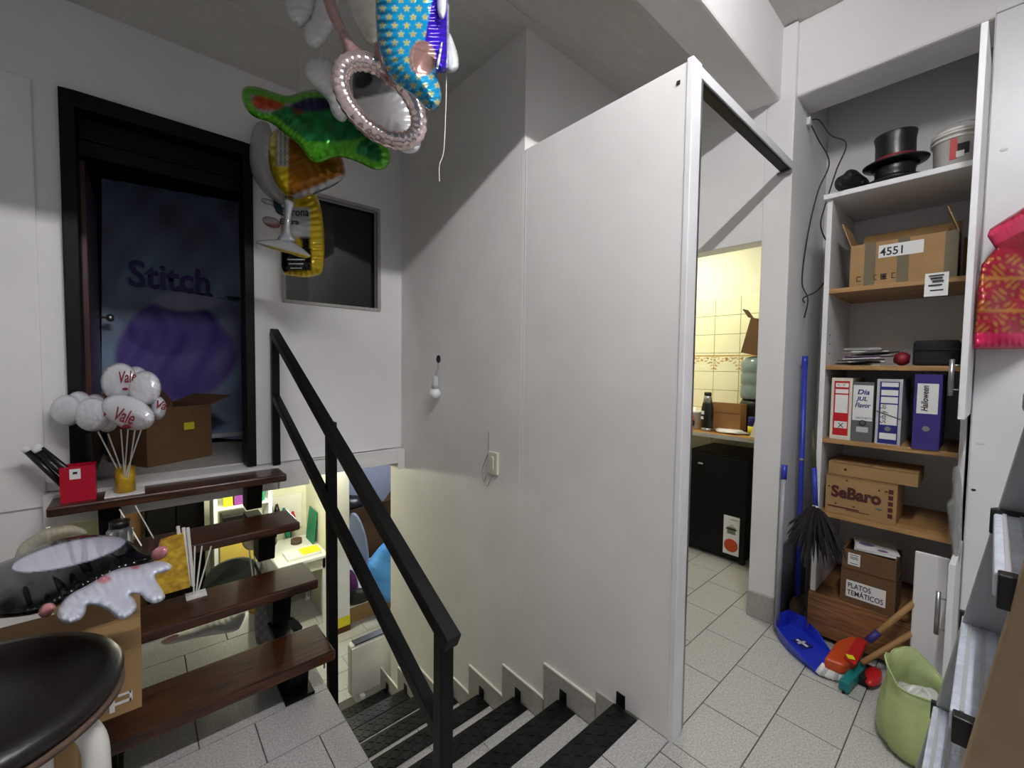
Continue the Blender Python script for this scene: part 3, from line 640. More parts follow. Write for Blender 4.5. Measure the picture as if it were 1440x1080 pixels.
# ================================================================== BROOMS AND FLOOR THINGS
def stick(p0, p1, r, name, m, t, n=12): return B().tube([Vector(p0), Vector(p1)], r, n).build(name, m, t, smooth=True)
t = thing('blue_mop', 'long blue handled mop leaning in the corner beside the shelf unit', 'mop', (2.66, .65, 0))
stick((2.73, .685, 1.425), (2.655, .655, .12), .0125, 'handle', 'bluedark', t); stick((2.733, .686, 1.36), (2.729, .685, 1.43), .015, 'grip', 'bluedark', t)
stick((2.698, .672, .86), (2.699, .6725, .875), .014, 'ferrule', 'metal', t)
B().blob((2.645, .65, .07), .07, .035, .065, 14, .05, 1).build('mop_head', 'brown', t, smooth=True); B().box(2.58, 2.70, .62, .68, .0, .012).build('sole', 'paper', t, bevel=.004)
t = thing('grey_broom_stick', 'grey metal stick with a blue grip leaning on the pillar corner', 'stick', (2.46, .69, 0))
stick((2.495, .697, .80), (2.455, .69, .0), .0125, 'tube', 'greyalu', t); stick((2.4945, .697, .79), (2.50, .697, .862), .0145, 'grip', 'bluedark', t)
t = thing('feather_duster', 'dark feather duster hanging upside down beside the shelf unit', 'duster', (2.58, .6, .6))
P0, P1 = at(1143, 605, x=2.56), at(1147, 712, x=2.49)
stick(P0, P0.lerp(P1, .5), .010, 'handle', 'olive', t); stick(P0.lerp(P1, .5), P1, .011, 'lower_handle', 'bluedark', t); stick(P1, P1+Vector((-.01, -.0, -.02)), .014, 'ferrule', 'paper', t)
rg = random.Random(5); fb = B()
for k in range(110):
    px, py = 1147, 722; a = rg.uniform(0, 1)
    ex, ey = (rg.uniform(1106, 1128), rg.uniform(735, 772)) if a < .4 else ((rg.uniform(1122, 1160), rg.uniform(762, 800)) if a < .75 else (rg.uniform(1158, 1192), rg.uniform(765, 800)))
    S = P1.copy(); E_ = pd(ex, ey, 1.96+rg.uniform(-.05, .03)); mid = S.lerp(E_, .5)+Vector((0, 0, rg.uniform(0, .035)))
    c = curve_pts([S, mid, E_], 4); fb.tube(c, [.002, .004, .006, .007, .007, .006, .005, .003, .001][:len(c)], 4)
fb.build('feathers', 'feather', t, kind='stuff')
t = thing('skirting_plank', 'dark board standing behind the grey stick in the corner', 'board', (2.8, .70, 0))
B().box(2.53, 3.0, .702, .714, .0, .42).build('plank', 'grey', t, bevel=.002)
# dustpan
def dust():
    t = thing('dustpan', 'blue plastic dustpan lying on the tiles in front of the pillar', 'dustpan', (2.36, .56, 0))
    out = [at(a, b_, z=.035) for a, b_ in ((1092, 872), (1109, 868), (1130, 878), (1150, 894), (1171, 912))]
    lip = [at(a, b_, z=.006) for a, b_ in ((1172, 914), (1157, 950))]
    left = [at(a, b_, z=.035) for a, b_ in ((1150, 940), (1128, 927), (1106, 908), (1090, 888))]
    rim = out+left; c = sum((Vector(p) for p in rim), Vector())/len(rim)
    top = [Vector((p.x, p.y, (.07, .08, .078, .06, .014, .014, .045, .06, .066)[i])) for i, p in enumerate(rim)]
    bot = [Vector((c.x+(p.x-c.x)*(.86 if i not in (4, 5) else 1.0), c.y+(p.y-c.y)*(.86 if i not in (4, 5) else 1.0), .004)) for i, p in enumerate(rim)]
    n = len(rim); b = B(); ti = [c+(p-c)*.955 for p in top]; ti = [Vector((q.x, q.y, p.z)) for q, p in zip(ti, top)]; bi = [Vector((p.x, p.y, .008)) for p in bot]
    vs = top+bot+ti+bi; fs = []
    for i in range(n):
        j = (i+1) % n
        if i == 4: continue
        fs += [(i, j, n+j, n+i), (2*n+j, 2*n+i, 3*n+i, 3*n+j), (j, i, 2*n+i, 2*n+j)]
    fs += [tuple(range(n, 2*n)), tuple(range(4*n-1, 3*n-1, -1)), (4, n+4, 3*n+4, 2*n+4), (5, 2*n+5, 3*n+5, n+5), (n+4, n+5, 3*n+5, 3*n+4)]
    b.add(vs, fs).build('pan', 'bluep', t, bevel=.002)
    L = at(1128, 905, z=.01); d = (at(1150, 915, z=.01)-at(1120, 895, z=.01)).normalized(); e = Vector((-d.y, d.x, 0))
    B().obox(L, d*.035, e*.03, (0, 0, .002)).build('sticker', 'blueink', t); B().obox(L+Vector((0, 0, .003))+e*.0, d*.028, e*.006, (0, 0, .001)).obox(L+Vector((0, 0, .003))-d*.004, d*.005, e*.022, (0, 0, .001)).build('sticker_print', 'paper', t)
    return t
dust()
t = thing('broom', 'wooden stick broom with a red and orange head and white bristles lying on the floor', 'broom', (2.35, .38, 0))
Hd = at(1194, 920, z=.06); Nk = at(1222, 900, x=2.42); Tp = at(1292, 842, x=2.512)
stick(Nk, Tp, .0115, 'stick', 'woodstick', t); stick(Nk.lerp(Tp, -.03), Nk.lerp(Tp, .2), .0145, 'sleeve', 'purple', t)
q = [at(a, b_, z=.05) for a, b_ in ((1158, 936), (1176, 910), (1206, 900), (1220, 908), (1204, 938), (1186, 946))]
b = B().prism([Vector((p.x, p.y, .035)) for p in q[:4]]+[Vector((p.x, p.y, .035)) for p in q[4:]], (0, 0, .05)); b.build('head', 'orange', t, bevel=.012, seg=3)
b = B().prism([Vector((p.x, p.y, .088)) for p in [at(a, b_, z=.088) for a, b_ in ((1186, 926), (1206, 897), (1220, 905), (1203, 938))]], (0, 0, .012)); b.build('cap', 'red', t, bevel=.006)
S_ = at(1196, 924, z=.105); B().obox(S_, (.012, .006, 0), (-.006, .012, 0), (0, 0, .002)).build('sticker', 'yellow', t)
rg = random.Random(9)
for k in range(7):
    f = k/6; a = at(1160+30*f, 934+6*f, z=.05); e = at(1152+34*f, 947+9*f-6*(f-.5)**2, z=.015)
    B().tube([a, a.lerp(e, .5), e+(e-a)*.2], [.010, .012, .013], 8).build('bristle_tuft', 'paper' if k % 3 != 1 else 'lgrey', t, smooth=True)
t = thing('squeegee', 'teal squeegee with a wooden stick lying beside the broom', 'squeegee', (2.35, .33, 0))
a, e = at(1186, 966, z=.03), at(1212, 938, z=.03); d = (e-a).normalized()
B().obox((a+e)/2, d*(e-a).length/2, Vector((-d.y, d.x, 0))*.018, (0, 0, .022)).build('blade_holder', 'teal', t, bevel=.006); B().obox((a+e)/2-Vector((0, 0, .024)), d*(e-a).length/2, Vector((-d.y, d.x, 0))*.005, (0, 0, .012)).build('rubber_blade', 'black', t)
stick(at(1212, 932, x=2.36), at(1290, 886, x=2.52), .011, 'stick', 'woodstick', t)
t = thing('hand_brush', 'red hand brush with black bristles on the floor beside the green bag', 'brush', (2.3, .29, 0))
a, e = at(1218, 972, z=.03), at(1236, 932, z=.035)
B().blob((a+e)/2, .075, .03, .022, 14, .03, 3, axes=((e-a).normalized(), Vector((-(e-a).y, (e-a).x, 0)).normalized(), Vector((0, 0, 1)))).build('brush_back', 'red', t, smooth=True)
d = (e-a).normalized(); nn = Vector((-d.y, d.x, 0)); B().obox((a+e)/2+nn*.022-Vector((0, 0, .008)), d*.06, nn*.018, (0, 0, .02)).build('bristles', 'softblack', t, bevel=.005)
gb = thing('green_bag', 'open translucent pale green plastic bag of crumpled film on the floor', 'bag', (2.05, .122, 0))
gm = mat('green_film', (190, 208, 140), .28, alpha=.7, bump=.6, bs=22); gfilm = mat('clear_film', (214, 216, 210), .2, alpha=.75, bump=.5, bs=30)
n = 48; prof = [(.075, .0), (.102, .02), (.112, .05), (.116, .09), (.114, .13), (.108, .17), (.10, .205), (.096, .235), (.104, .265)]; rings = []
for side in (0, 1):
    for (r, z) in (prof if side == 0 else prof[::-1][:-1]):
        ring = []
        for k in range(n):
            a = 2*math.pi*k/n; f = z/.265
            rr = (r-.003*side)*(1+.05*f*math.sin(3*a+1)+.035*math.sin(5*a+9*z)+.022*math.sin(11*a+14*z)+.012*math.sin(19*a-40*z)+.015*math.sin(7*a+55*z))
            ring.append(Vector((2.05+rr*math.cos(a)+.02*f, .122+rr*math.sin(a), z+f**4*(.045*math.cos(a-1.2)+.018*math.sin(4*a)))))
        rings.append(ring)
b = B(); m_ = len(rings); b.add([v for q in rings for v in q], [(i*n+k, i*n+(k+1) % n, (i+1)*n+(k+1) % n, (i+1)*n+k) for i in range(m_-1) for k in range(n)]+[tuple(range(n-1, -1, -1)), tuple(range((m_-1)*n, m_*n))])
b.build('bag_film', gm, gb, smooth=True)
B().tube([v+Vector((0, 0, .001)) for v in rings[8]], .003, 6, closed=True).build('rim', gm, gb, smooth=True)
B().blob((2.06, .122, .175), .075, .075, .055, 24, .12, 8).build('crumpled_film', gfilm, gb, smooth=True)
B().blob((1.98, .085, .055), .02, .03, .035, 12, .1, 3).blob((2.0, .18, .15), .018, .02, .035, 12, .1, 4).build('dark_wrapper', 'softblack', gb, smooth=True)
# ================================================================== STEP LADDER
ld = thing('step_ladder', 'aluminium step ladder with ribbed treads and a tan near rail at the right edge', 'ladder', (1.1, .03, 0))
for (xn, xf_, yl, z) in ((.735, 1.04, -.009, 1.13), (.856, 1.21, .022, .88), (.98, 1.29, .058, .63), (1.06, 1.40, .088, .38)):
    td = B().box(xn, xf_, yl-.085, yl, z-.03, z).build('tread', 'alu', ld, bevel=.003)
    rb = B()
    for k in range(5): rb.box(xn+.004, xf_-.004, yl-.014-.018*k, yl-.009-.018*k, z-.001, z+.0025)
    rb.build('rib', 'greyalu', td)
    B().box(xf_, xf_+.012, yl-.095, yl+.004, z-.035, z+.006).build('end_cap', 'black', td, bevel=.002)
    B().box(xn-.02, xn, yl-.06, yl-.003, z-.035, z+.004).build('end_cap', 'black', td, bevel=.002)
def stile(P, Q, y0, y1, tx, nm, m):
    P, Q = Vector(P), Vector(Q)
    B().hexa([Q+Vector((-tx, y0, 0)), Q+Vector((tx, y0, 0)), Q+Vector((tx, y1, 0)), Q+Vector((-tx, y1, 0)), P+Vector((-tx, y0, 0)), P+Vector((tx, y0, 0)), P+Vector((tx, y1, 0)), P+Vector((-tx, y1, 0))]).build(nm, m, ld, bevel=.003)
stile((.645, -.044, 1.30), (1.155, .094, 0.0), -.058, 0, .012, 'near_rail', 'tan')
stile((.985, -.04, 1.30), (1.60, .135, 0.0), -.075, .004, .012, 'far_rail', 'greyalu')
stile((.66, -.12, 1.30), (1.155, -.55, 0.0), -.03, .0, .01, 'rear_rail', 'greyalu'); stile((.99, -.12, 1.30), (1.60, -.55, 0.0), -.03, .0, .01, 'rear_rail', 'greyalu')
B().box(.63, 1.01, -.16, -.03, 1.30, 1.33).build('top_cap', 'black', ld, bevel=.005)

# ================================================================== KITCHEN
fr = thing('mini_fridge', 'black mini fridge with a printed sticker under the kitchen counter', 'fridge', (3.35, 1.31, 0))
B().box(3.12, 3.58, 1.075, 1.52, .03, .74).build('cabinet_body', 'fridge', fr, bevel=.006)
B().box(3.075, 3.118, 1.075, 1.52, .035, .735).build('door', 'fridge', fr, bevel=.008, seg=3)
for y in (1.1, 1.49): B().box(3.1, 3.13, y-.015, y+.015, 0, .03).box(3.5, 3.53, y-.015, y+.015, 0, .03).build('foot', 'black', fr)
B().box(3.0742, 3.0755, 1.375, 1.41, .655, .667).build('badge', 'lgrey', fr)
sk_ = B().box(3.0735, 3.0755, 1.11, 1.215, .06, .33).build('sticker', 'paper', fr, bevel=.0006)
B().lathe([(0, 0), (.046, 0), (.046, .0008)], (3.0733, 1.162, .125), 24, (-1, 0, 0)).build('orange_disc', 'orange', sk_)
B().box(3.0728, 3.0735, 1.135, 1.19, .205, .255).build('pot_print', 'pot', sk_, bevel=.0003); B().box(3.0728, 3.0735, 1.128, 1.198, .235, .243).build('pot_handle', 'brownink', sk_); B().box(3.0728, 3.0735, 1.148, 1.175, .258, .27).build('pot_lid', 'lgrey', sk_)
B().box(3.0728, 3.0735, 1.12, 1.17, .305, .309).build('small_print', 'grey', sk_)
ct = thing('kitchen_counter', 'wooden kitchen counter board above the black mini fridge', 'counter', (3.3, 1.5, .86))
B().box(3.04, 3.604, .86, 2.3, .866, .897).build('worktop', 'counter', ct, bevel=.003); B().box(3.036, 3.04, .86, 2.3, .866, .892).build('edge_strip', 'skirt', ct)
B().box(3.1, 3.6, 2.27, 2.30, 0, .866).build('support', 'lowwall', ct); B().box(3.12, 3.6, .855, .875, 0, .866).build('support', 'lowwall', ct)
t = thing('thermos', 'black steel thermos flask on the kitchen counter', 'flask', (3.12, 1.375, .897))
B().lathe([(.038, .02), (.041, .025), (.041, .165), (.034, .20), (.034, .205)], (3.12, 1.375, .897), 24).build('flask_body', 'black', t, smooth=True)
B().lathe([(.039, 0), (.041, .004), (.041, .024), (.038, .025)], (3.12, 1.375, .897), 24).build('base_ring', 'metal', t, smooth=True)
B().lathe([(.033, .20), (.024, .258), (.022, .26)], (3.12, 1.375, .897), 24).build('neck', 'metal', t, smooth=True)
B().lathe([(.024, .258), (.025, .262), (.025, .28), (.022, .284)], (3.12, 1.375, .897), 24).build('cap', 'black', t, smooth=True)
B().box(3.078, 3.0805, 1.38, 1.40, 1.02, 1.045).box(3.078, 3.0805, 1.385, 1.402, .985, 1.005).build('decal', 'paper', t)
t = thing('paint_bucket', 'white plastic bucket with a red and black print on the kitchen counter', 'bucket', (3.16, 1.51, .897))
B().lathe([(.062, 0), (.07, .12), (.075, .122), (.075, .135), (.068, .136)], (3.18, 1.50, .897), 28).build('pail', 'whitegl', t, smooth=True)
B().obox((3.114, 1.485, .955), (.0015, 0, 0), (.003, .014, 0), (0, 0, .045)).build('print', 'orange', t); B().obox((3.1115, 1.475, .945), (.0015, 0, 0), (.003, .012, 0), (0, 0, .02)).build('print', 'ink', t)
B().obox((3.17, 1.52, 1.04), (.05, .02, .01), (-.01, .03, -.003), (0, 0, .002)).build('lid_flap', 'paper', t)
t = thing('paper_bag', 'open brown kraft paper bag on the kitchen counter behind the thermos', 'bag', (3.23, 1.30, .897))
b = B(); 
for (x0, x1, y0, y1) in ((3.18, 3.184, 1.17, 1.40), (3.286, 3.29, 1.17, 1.40), (3.184, 3.286, 1.17, 1.174), (3.184, 3.286, 1.396, 1.40)): b.box(x0, x1, y0, y1, .898, 1.10)
b.box(3.184, 3.286, 1.174, 1.396, .898, .902).build('bag_body', 'kraft', t)
B().obox((3.179, 1.285, 1.035), (.001, 0, 0), (0, .11, 0), (0, 0, .002)).build('fold_line', 'card2', t)
t = thing('tea_towel', 'white crumpled cloth on the kitchen counter edge', 'cloth', (3.12, 1.19, .897))
B().blob((3.14, 1.22, .91), .06, .11, .016, 20, .12, 4).build('towel_body', 'bag', t, smooth=True)
t = thing('water_jug', 'large translucent bluish water bottle beside the kitchen pillar', 'bottle', (3.42, 1.13, .897))
B().lathe([(.115, .24), (.12, .26), (.12, .33), (.114, .34), (.12, .35), (.12, .42), (.114, .43), (.12, .44), (.12, .50), (.09, .54), (.05, .55)], (3.42, 1.14, .897), 30).build('jug_body', 'jug', t, smooth=True)
B().lathe([(.12, 0), (.12, .2), (.10, .24)], (3.42, 1.14, .897), 24).build('stand', 'black', t, smooth=True)
t = thing('coffee_tin', 'small blue and yellow tin in front of the water bottle', 'tin', (3.2, 1.1, .897))
B().lathe([(.03, 0), (.03, .06)], (3.2, 1.095, .897), 18).build('lower_band', 'yellow', t, smooth=True); B().lathe([(.03, .06), (.03, .12), (.026, .124)], (3.2, 1.095, .897), 18).build('upper_band', 'blueink', t, smooth=True)
t = thing('cutting_board', 'white cutting board leaning at the right end of the kitchen counter', 'board', (3.1, 1.04, .897))
B().prism([(3.06, 1.025, .898), (3.08, 1.025, .898), (3.13, .99, 1.08), (3.11, .99, 1.08)], (0, .04, 0)).build('board_body', 'cream', t, bevel=.003)
t = thing('cardboard_box', 'dark cardboard box standing on top of the large water bottle', 'box', (3.42, 1.13, 1.447))
B().obox((3.42, 1.12, 1.58), (.10, 0, 0), (0, .085, .02), (0, -.03, .125)).build('carton_body', 'card2', t); B().obox((3.38, 1.215, 1.76), (.05, 0, 0), (0, .02, .03), (0, -.002, .002)).build('flap', 'card2', t)

# ================================================================== LANDING BEHIND THE DARK DOOR
def postercol(x, y):
    g = np.array((120, 136, 164.)); n = math.sin(x*.045+math.sin(y*.03)*1.6)+math.sin(y*.05+1)+.5*math.sin((x+y)*.09)
    g += n*np.array((8, 12, 14))
    def mix(g, c, q, soft=.25): k = max(0, min(1, (1-q)/soft+.5)); return g*(1-k)+np.array(c)*k
    wob = .12*math.sin(x*.05+1)+.1*math.sin(y*.06)
    g = mix(g, (86, 66, 148), ((x-245)/80)**2+((y-500)/70)**2+wob)
    g = mix(g, (60, 44, 128), ((x-245)/64)**2+((y-462)/38)**2+wob*.5)
    g = mix(g, (176, 168, 200), ((x-262)/44)**2+((y-424)/16)**2+wob, .6)
    return tuple(np.clip(g, 0, 255))
ps = thing('poster', 'blue and purple film poster reading Stitch hanging behind the dark door', 'poster', (.2, 3.76, 1.6))
b = B(); nx, ny = 70, 120; cs = []
for j in range(ny+1):
    for i in range(nx+1):
        px = 143+(i/nx)*200; py = 250+(j/ny)*358+(i/nx)*(36 if j < ny*.4 else 36-26*(j/ny))
        P = at(px, py, y=3.76); P.y += .006*math.sin(px*.13+math.sin(py*.05)*2)+.004*math.sin(py*.08); b.v.append(P); cs.append(lin(postercol(px, py)))
for j in range(ny):
    for i in range(nx): b.f.append((j*(nx+1)+i, j*(nx+1)+i+1, (j+1)*(nx+1)+i+1, (j+1)*(nx+1)+i))
n0 = len(b.v); b.v += [v+Vector((0, .004, 0)) for v in b.v]; cs += cs; b.f += [tuple(i+n0 for i in reversed(f)) for f in b.f[:nx*ny]]
b.c = cs; b.build('sheet', 'print', ps, smooth=True)
M['stitchink'] = mat('purple_ink', (52, 34, 120), .5)
text('Stitch', at(180, 401, y=3.742), (1, 0, -.02), (0, 0, 1), .24, 'stitchink', ps, fit=.435, bold=.006)
B().box(-.04, .62, 3.735, 3.775, .80, .83).build('bottom_strip', 'lgrey', ps, bevel=.004)
t, R = carton('cardboard_box', 'large open dark cardboard box on the landing in front of the poster', (.10, 3.36, ZU+.001), (.36, .36, .33), 'card2', .5, True, flaps=(('X', .35, .14), ('Y', .6, .12)))
M['dkgreen'] = mat('yellow_green_label', (196, 190, 40), .5)
P = at(258, 594, y=3.36); tag(B().obox((.20, 3.20, ZU+.21), (.03, .016, 0), (.0006, -.0011, 0), (0, 0, .022)).build('yellow_sticker', 'dkgreen', t), '', '') if False else B().obox((.225, 3.212, ZU+.21), (.026, .0145, 0), (.0006, -.0011, 0), (0, 0, .022)).build('yellow_sticker', 'dkgreen', t, label='yellow sticker')
tag(B().box(-.30, -.17, 2.84, 2.97, ZU, 1.02).build('black_bin', 'black', bevel=.01), 'black plastic bin on the landing behind the red gift bag', 'bin')

# ================================================================== ON THE TOP TREAD
ZT = .7405
t = thing('gift_bag', 'red paper gift bag with a white tag on the top wooden tread', 'bag', (-.21, 2.66, ZT))
b = B()
for (x0, x1, y0, y1) in ((-.262, -.152, 2.62, 2.622), (-.262, -.152, 2.70, 2.702), (-.262, -.26, 2.622, 2.70), (-.154, -.152, 2.622, 2.70)): b.box(x0, x1, y0, y1, ZT, ZT+.155)
b.box(-.26, -.154, 2.622, 2.70, ZT, ZT+.002).build('bag_body', 'redbag', t)
B().box(-.232, -.198, 2.6188, 2.6198, ZT+.10, ZT+.145).build('tag', 'paper', t); B().box(-.222, -.208, 2.6182, 2.6188, ZT+.122, ZT+.132).build('tag_print', 'ink', t)
for k, (a, b_) in enumerate((((38, 634), (110, 672)), ((53, 634), (112, 664)), ((56, 630), (118, 662)))):
    t = thing('foam_tube', ['upper left black tube with a white end cap sticking out of the red gift bag', 'lower right black tube with a white end cap leaning out of the red gift bag', 'top right black tube with a white end cap leaning out of the red gift bag'][k], 'tube', (-.21, 2.66, ZT))
    A, E_ = pd(*a, 1.79+.012*k), Vector((-.243+.033*k, 2.66, ZT+.05)); d = (A-E_).normalized()
    B().tube([E_, A], .0125, 12).build('tube_body', 'black', t, smooth=True); B().tube([A-d*.004, A+d*.018], .0135, 12).build('end_cap', 'paper', t, smooth=True)
cb = thing('balloon_centerpiece', 'white foil balloons reading Vale on sticks in a gold tin on the top tread', 'centrepiece', (-.055, 2.665, ZT))
B().box(-.125, .012, 2.60, 2.73, ZT, ZT+.006).build('base_card', 'paper', cb)
cc = Vector((-.055, 2.663, ZT+.006)); B().lathe([(.036, 0), (.036, .116), (.033, .116), (.033, .004)], cc, 28).build('tin', 'gold', cb, smooth=True)
balls = [(168, 537, 27, 27, 1.870), (190, 536, 21, 21, 1.930), (203, 546, 24, 25, 1.840), (95, 577, 25, 22, 1.870), (111, 570, 20, 20, 1.910), (134, 574, 20, 20, 1.910), (130, 583, 27, 24, 1.840), (180, 580, 38, 24, 1.800), (222, 574, 12, 17, 1.870), (150, 594, 16, 14, 1.890)]
for k, (cx, cy, ra, rb, d) in enumerate(balls):
    out = [(cx+ra*math.cos(a), cy+rb*math.sin(a)+(.22*ra*math.cos(a) if k == 7 else 0)) for a in np.linspace(0, 2*math.pi, 20, endpoint=False)]
    foil('balloon', out, d, .055, (226, 226, 232), 'foilw', cb, sp=2.5, wr=.16, wl=5, rnd=1, seed=k)
def textpx(s, px, py, d, hgt, ang, m, parent, fit=None, shear=.3, bold=.001):
    o = pd(px, py, d); c, q = math.cos(ang), math.sin(ang); X = rt*c-up*q; Y = rt*q+up*c
    return text(s, o, X, Y, hgt*d/FPX*1.35, m, parent, fit=fit*d/FPX if fit else None, shear=shear, bold=bold)
textpx('Vale', 157, 589, 1.735, 20, .28, 'redink', cb, fit=28, bold=.0012); textpx('V', 141, 583, 1.775, 14, .35, 'redink', cb)
textpx('Vale', 166, 539, 1.808, 17, -.1, 'redink', cb, fit=24, bold=.0012); textpx('Va', 216, 573, 1.81, 12, .2, 'redink', cb)
B().blob(pd(178, 600, 1.755), .020, .009, .004, 12, axes=(rt, up, fw)).blob(pd(176, 547, 1.816), .014, .006, .004, 12, axes=(rt, up, fw)).build('lip_print', 'redink', cb, smooth=True)
for (a, d) in (((138, 607), 1.87), ((152, 610), 1.87), ((170, 604), 1.84), ((180, 604), 1.84), ((190, 603), 1.84), ((200, 600), 1.84)):
    B().tube([cc+Vector((random.uniform(-.012, .012), random.uniform(-.012, .012), .03)), pd(*a, d)], .0028, 6).build('stick', 'stick', cb)
# loose sticks, pouch and bags on the lower treads
for k, (p, q, y, y2) in enumerate((((190, 711), (216, 757), 2.48, 2.36), ((168, 716), (199, 768), 2.49, 2.33), ((184, 742), (166, 764), 2.44, 2.40))):
    A, E_ = at(*p, y=y), at(*q, z=.558); tag(B().tube([E_, A], .0026, 6).build('balloon_stick', 'stick'), ['longest white stick leaning between the two upper treads, rightmost of three', 'thin white stick leaning on the second highest tread, crossing a shorter one', 'short white stick leaning leftward on the second highest tread'][k], 'stick')
t = thing('paper_pouch', 'yellow patterned paper pouch with white straws standing on the second tread', 'pouch', (.1, 2.15, .37))
A = [at(a, b_, y=2.12) for a, b_ in ((226, 838), (268, 826), (258, 752), (226, 762), (214, 800))]
B().prism(A, (0, .035, 0)).build('pouch_body', mat('yellow_pattern', (226, 190, 62), .6, c2=(170, 120, 24), vs=30), t, bevel=.003)
for a, e in (((262, 825), (250, 740)), ((266, 824), (258, 742)), ((272, 824), (264, 742))): B().tube([at(*a, y=2.14), at(*e, y=2.15)], .006, 6).build('straw', 'paper', t)
t = thing('stick_bundle', 'fan of three thin white sticks standing on the second tread', 'sticks', (.18, 2.19, .37))
for a, e in (((272, 826), (274, 768)), ((275, 826), (284, 768)), ((277, 825), (297, 768))): B().tube([Vector((at(*a, y=2.19).x, 2.19, .371)), at(*e, y=2.19)], .003, 6).build('stick', 'stick', t)
B().box(.13, .20, 2.16, 2.22, .3705, .3765).build('base_card', 'paper', t)
t = thing('balloon_centerpiece', 'small centrepiece of cream and pink balloons on white sticks behind the second tread', 'centrepiece', (.47, 2.62, .0))
for (px, py, ra, c) in ((352, 762, 12, (230, 222, 190)), (366, 766, 10, (226, 160, 165)), (378, 760, 12, (232, 205, 130))):
    foil('balloon', [(px+ra*math.cos(a), py+ra*math.sin(a)) for a in np.linspace(0, 6.28, 14, endpoint=False)], 2.28, .035, c, 'foilw', t, sp=2.5, rnd=1)
for px, py in ((350, 770), (357, 772), (365, 772), (372, 770)): B().tube([Vector((.47+(px-361)*.001, 2.62, .05)), pd(px, py, 2.28)], .0035, 6).build('stick', 'stick', t)
B().lathe([(.045, 0), (.045, .09), (.04, .09)], (.47, 2.62, .001), 20).build('tin', 'gold', t, smooth=True)
t = thing('plastic_bag', 'crumpled white plastic bag lying on the tiles under the wooden stairs', 'bag', (.25, 2.52, 0))
foil('bag_body', [(222, 905), (240, 892), (262, 886), (300, 872), (330, 860), (348, 858), (340, 878), (334, 888), (300, 893), (262, 900), (236, 908)], lambda x, y: 1.90+(905-y)*.004, .035, (218, 218, 212), 'print', t, sp=3, lump=.4, wr=.2)
foil('bag_neck', [(224, 903), (240, 893), (254, 890), (248, 899), (232, 906)], 1.88, .02, (214, 170, 160), 'print', t, sp=2.5)
t = thing('grey_wrapped_parcel', 'grey embossed film parcel standing under the wooden stairs', 'parcel', (.48, 2.45, 0))
foil('wrap', [(357, 852), (372, 842), (402, 838), (410, 870), (408, 905), (362, 912), (358, 890)], 2.05, .05, lambda x, y: (150, 150, 150) if (math.sin(x*.5)*math.sin(y*.45) > .3) else (112, 112, 114), 'print', t, sp=3, lump=.15)
B().blob(pd(402, 885, 2.0), .07, .035, .05, 14, .12, 6, axes=(rt, fw, up)).build('dark_parcel', 'softblack', t, smooth=True)
foil('plastic_bag', [(18, 790), (26, 766), (48, 752), (66, 742), (100, 736), (124, 745), (122, 754), (96, 757), (70, 766), (48, 782), (34, 792)], 1.72, .05, (206, 200, 178), 'greenbag', None, sp=3, lump=.4, label='cream crinkled plastic bag lying behind the black balloon', category='bag')
t = thing('glass_jar', 'small clear jar with a black lid on the third tread beside the sticks', 'jar', (-.07, 2.40, .555))
B().lathe([(.04, 0), (.043, .01), (.043, .085), (.032, .1)], (-.072, 2.42, .5555), 20).build('jar_body', 'glass', t, smooth=True); B().lathe([(.034, .1), (.034, .125), (.03, .127)], (-.072, 2.42, .5555), 20).build('lid', 'black', t, smooth=True)

# ================================================================== BOXES, STOOL AND BALLOONS IN THE LEFT FOREGROUND
t, R = carton('cardboard_box', 'lower cardboard box on the floor behind the bar stool', (-.41, 1.59, .001), (.55, .275, .44), 'card')
t, R = carton('cardboard_box', 'upper cardboard box with a printed edge holding the foil balloons', (-.32, 1.622, .446), (.62, .34, .165), 'card')
B().box(-.072, -.062, 1.4505, 1.4518, .46, .595).box(-.062, -.03, 1.4505, 1.4518, .475, .482).box(-.055, -.03, 1.4505, 1.4518, .495, .501).box(-.034, -.028, 1.4505, 1.4518, .475, .501).build('edge_print', 'paper', t)
def blackcol(x, y):
    u = (x-97)/80; v = (y-(779-(x-97)*.235))/17
    if (u*u+v*v) < 1:
        return (214, 214, 232)
    return (14, 14, 16)
bd = lambda x, y: .98+(862-y)*.0028
t = thing('foil_balloon', 'large black foil balloon with a white oval and pink tips on the cardboard box', 'balloon', (-.25, 1.6, .63))
foil('balloon_body', [(-60, 812), (0, 792), (30, 780), (62, 764), (112, 752), (160, 752), (186, 762), (196, 775), (222, 782), (200, 797), (152, 812), (110, 836), (84, 852), (40, 868), (-60, 872)], bd, .07, blackcol, 'foil', t, sp=2.2, wr=.08, wl=26, lump=.06)
for (px, py) in ((66, 858), (224, 778)): foil('pink_tip', [(px+13*math.cos(a), py+10*math.sin(a)-.3*13*math.cos(a)) for a in np.linspace(0, 6.28, 14, endpoint=False)], bd(px, py)-.06, .018, (226, 150, 158), 'foil', t, sp=2.5, wr=.1, label='pink tip')
t = thing('foil_balloon', 'white foil balloon with pink spots and stubby legs on the cardboard box edge', 'balloon', (-.12, 1.5, .6))
foil('balloon_body', [(84, 850), (78, 868), (92, 878), (112, 874), (121, 862), (122, 848), (150, 856), (164, 870), (176, 872), (194, 858), (190, 842), (180, 836), (196, 834), (206, 846), (218, 850), (234, 842), (230, 832), (214, 808), (238, 804), (244, 795), (226, 787), (196, 795), (160, 800), (122, 824), (100, 834)],
     lambda x, y: bd(x, y)-.112, .035, lambda x, y: (224, 140, 150) if ((x-145)/11)**2+((y-814)/6)**2 < 1 or ((x-190)/7)**2+((y-797)/4)**2 < 1 else (220, 224, 240), 'foilw', t, sp=2.6, wr=.25, wl=14, D=15, lump=.08, rnd=2)
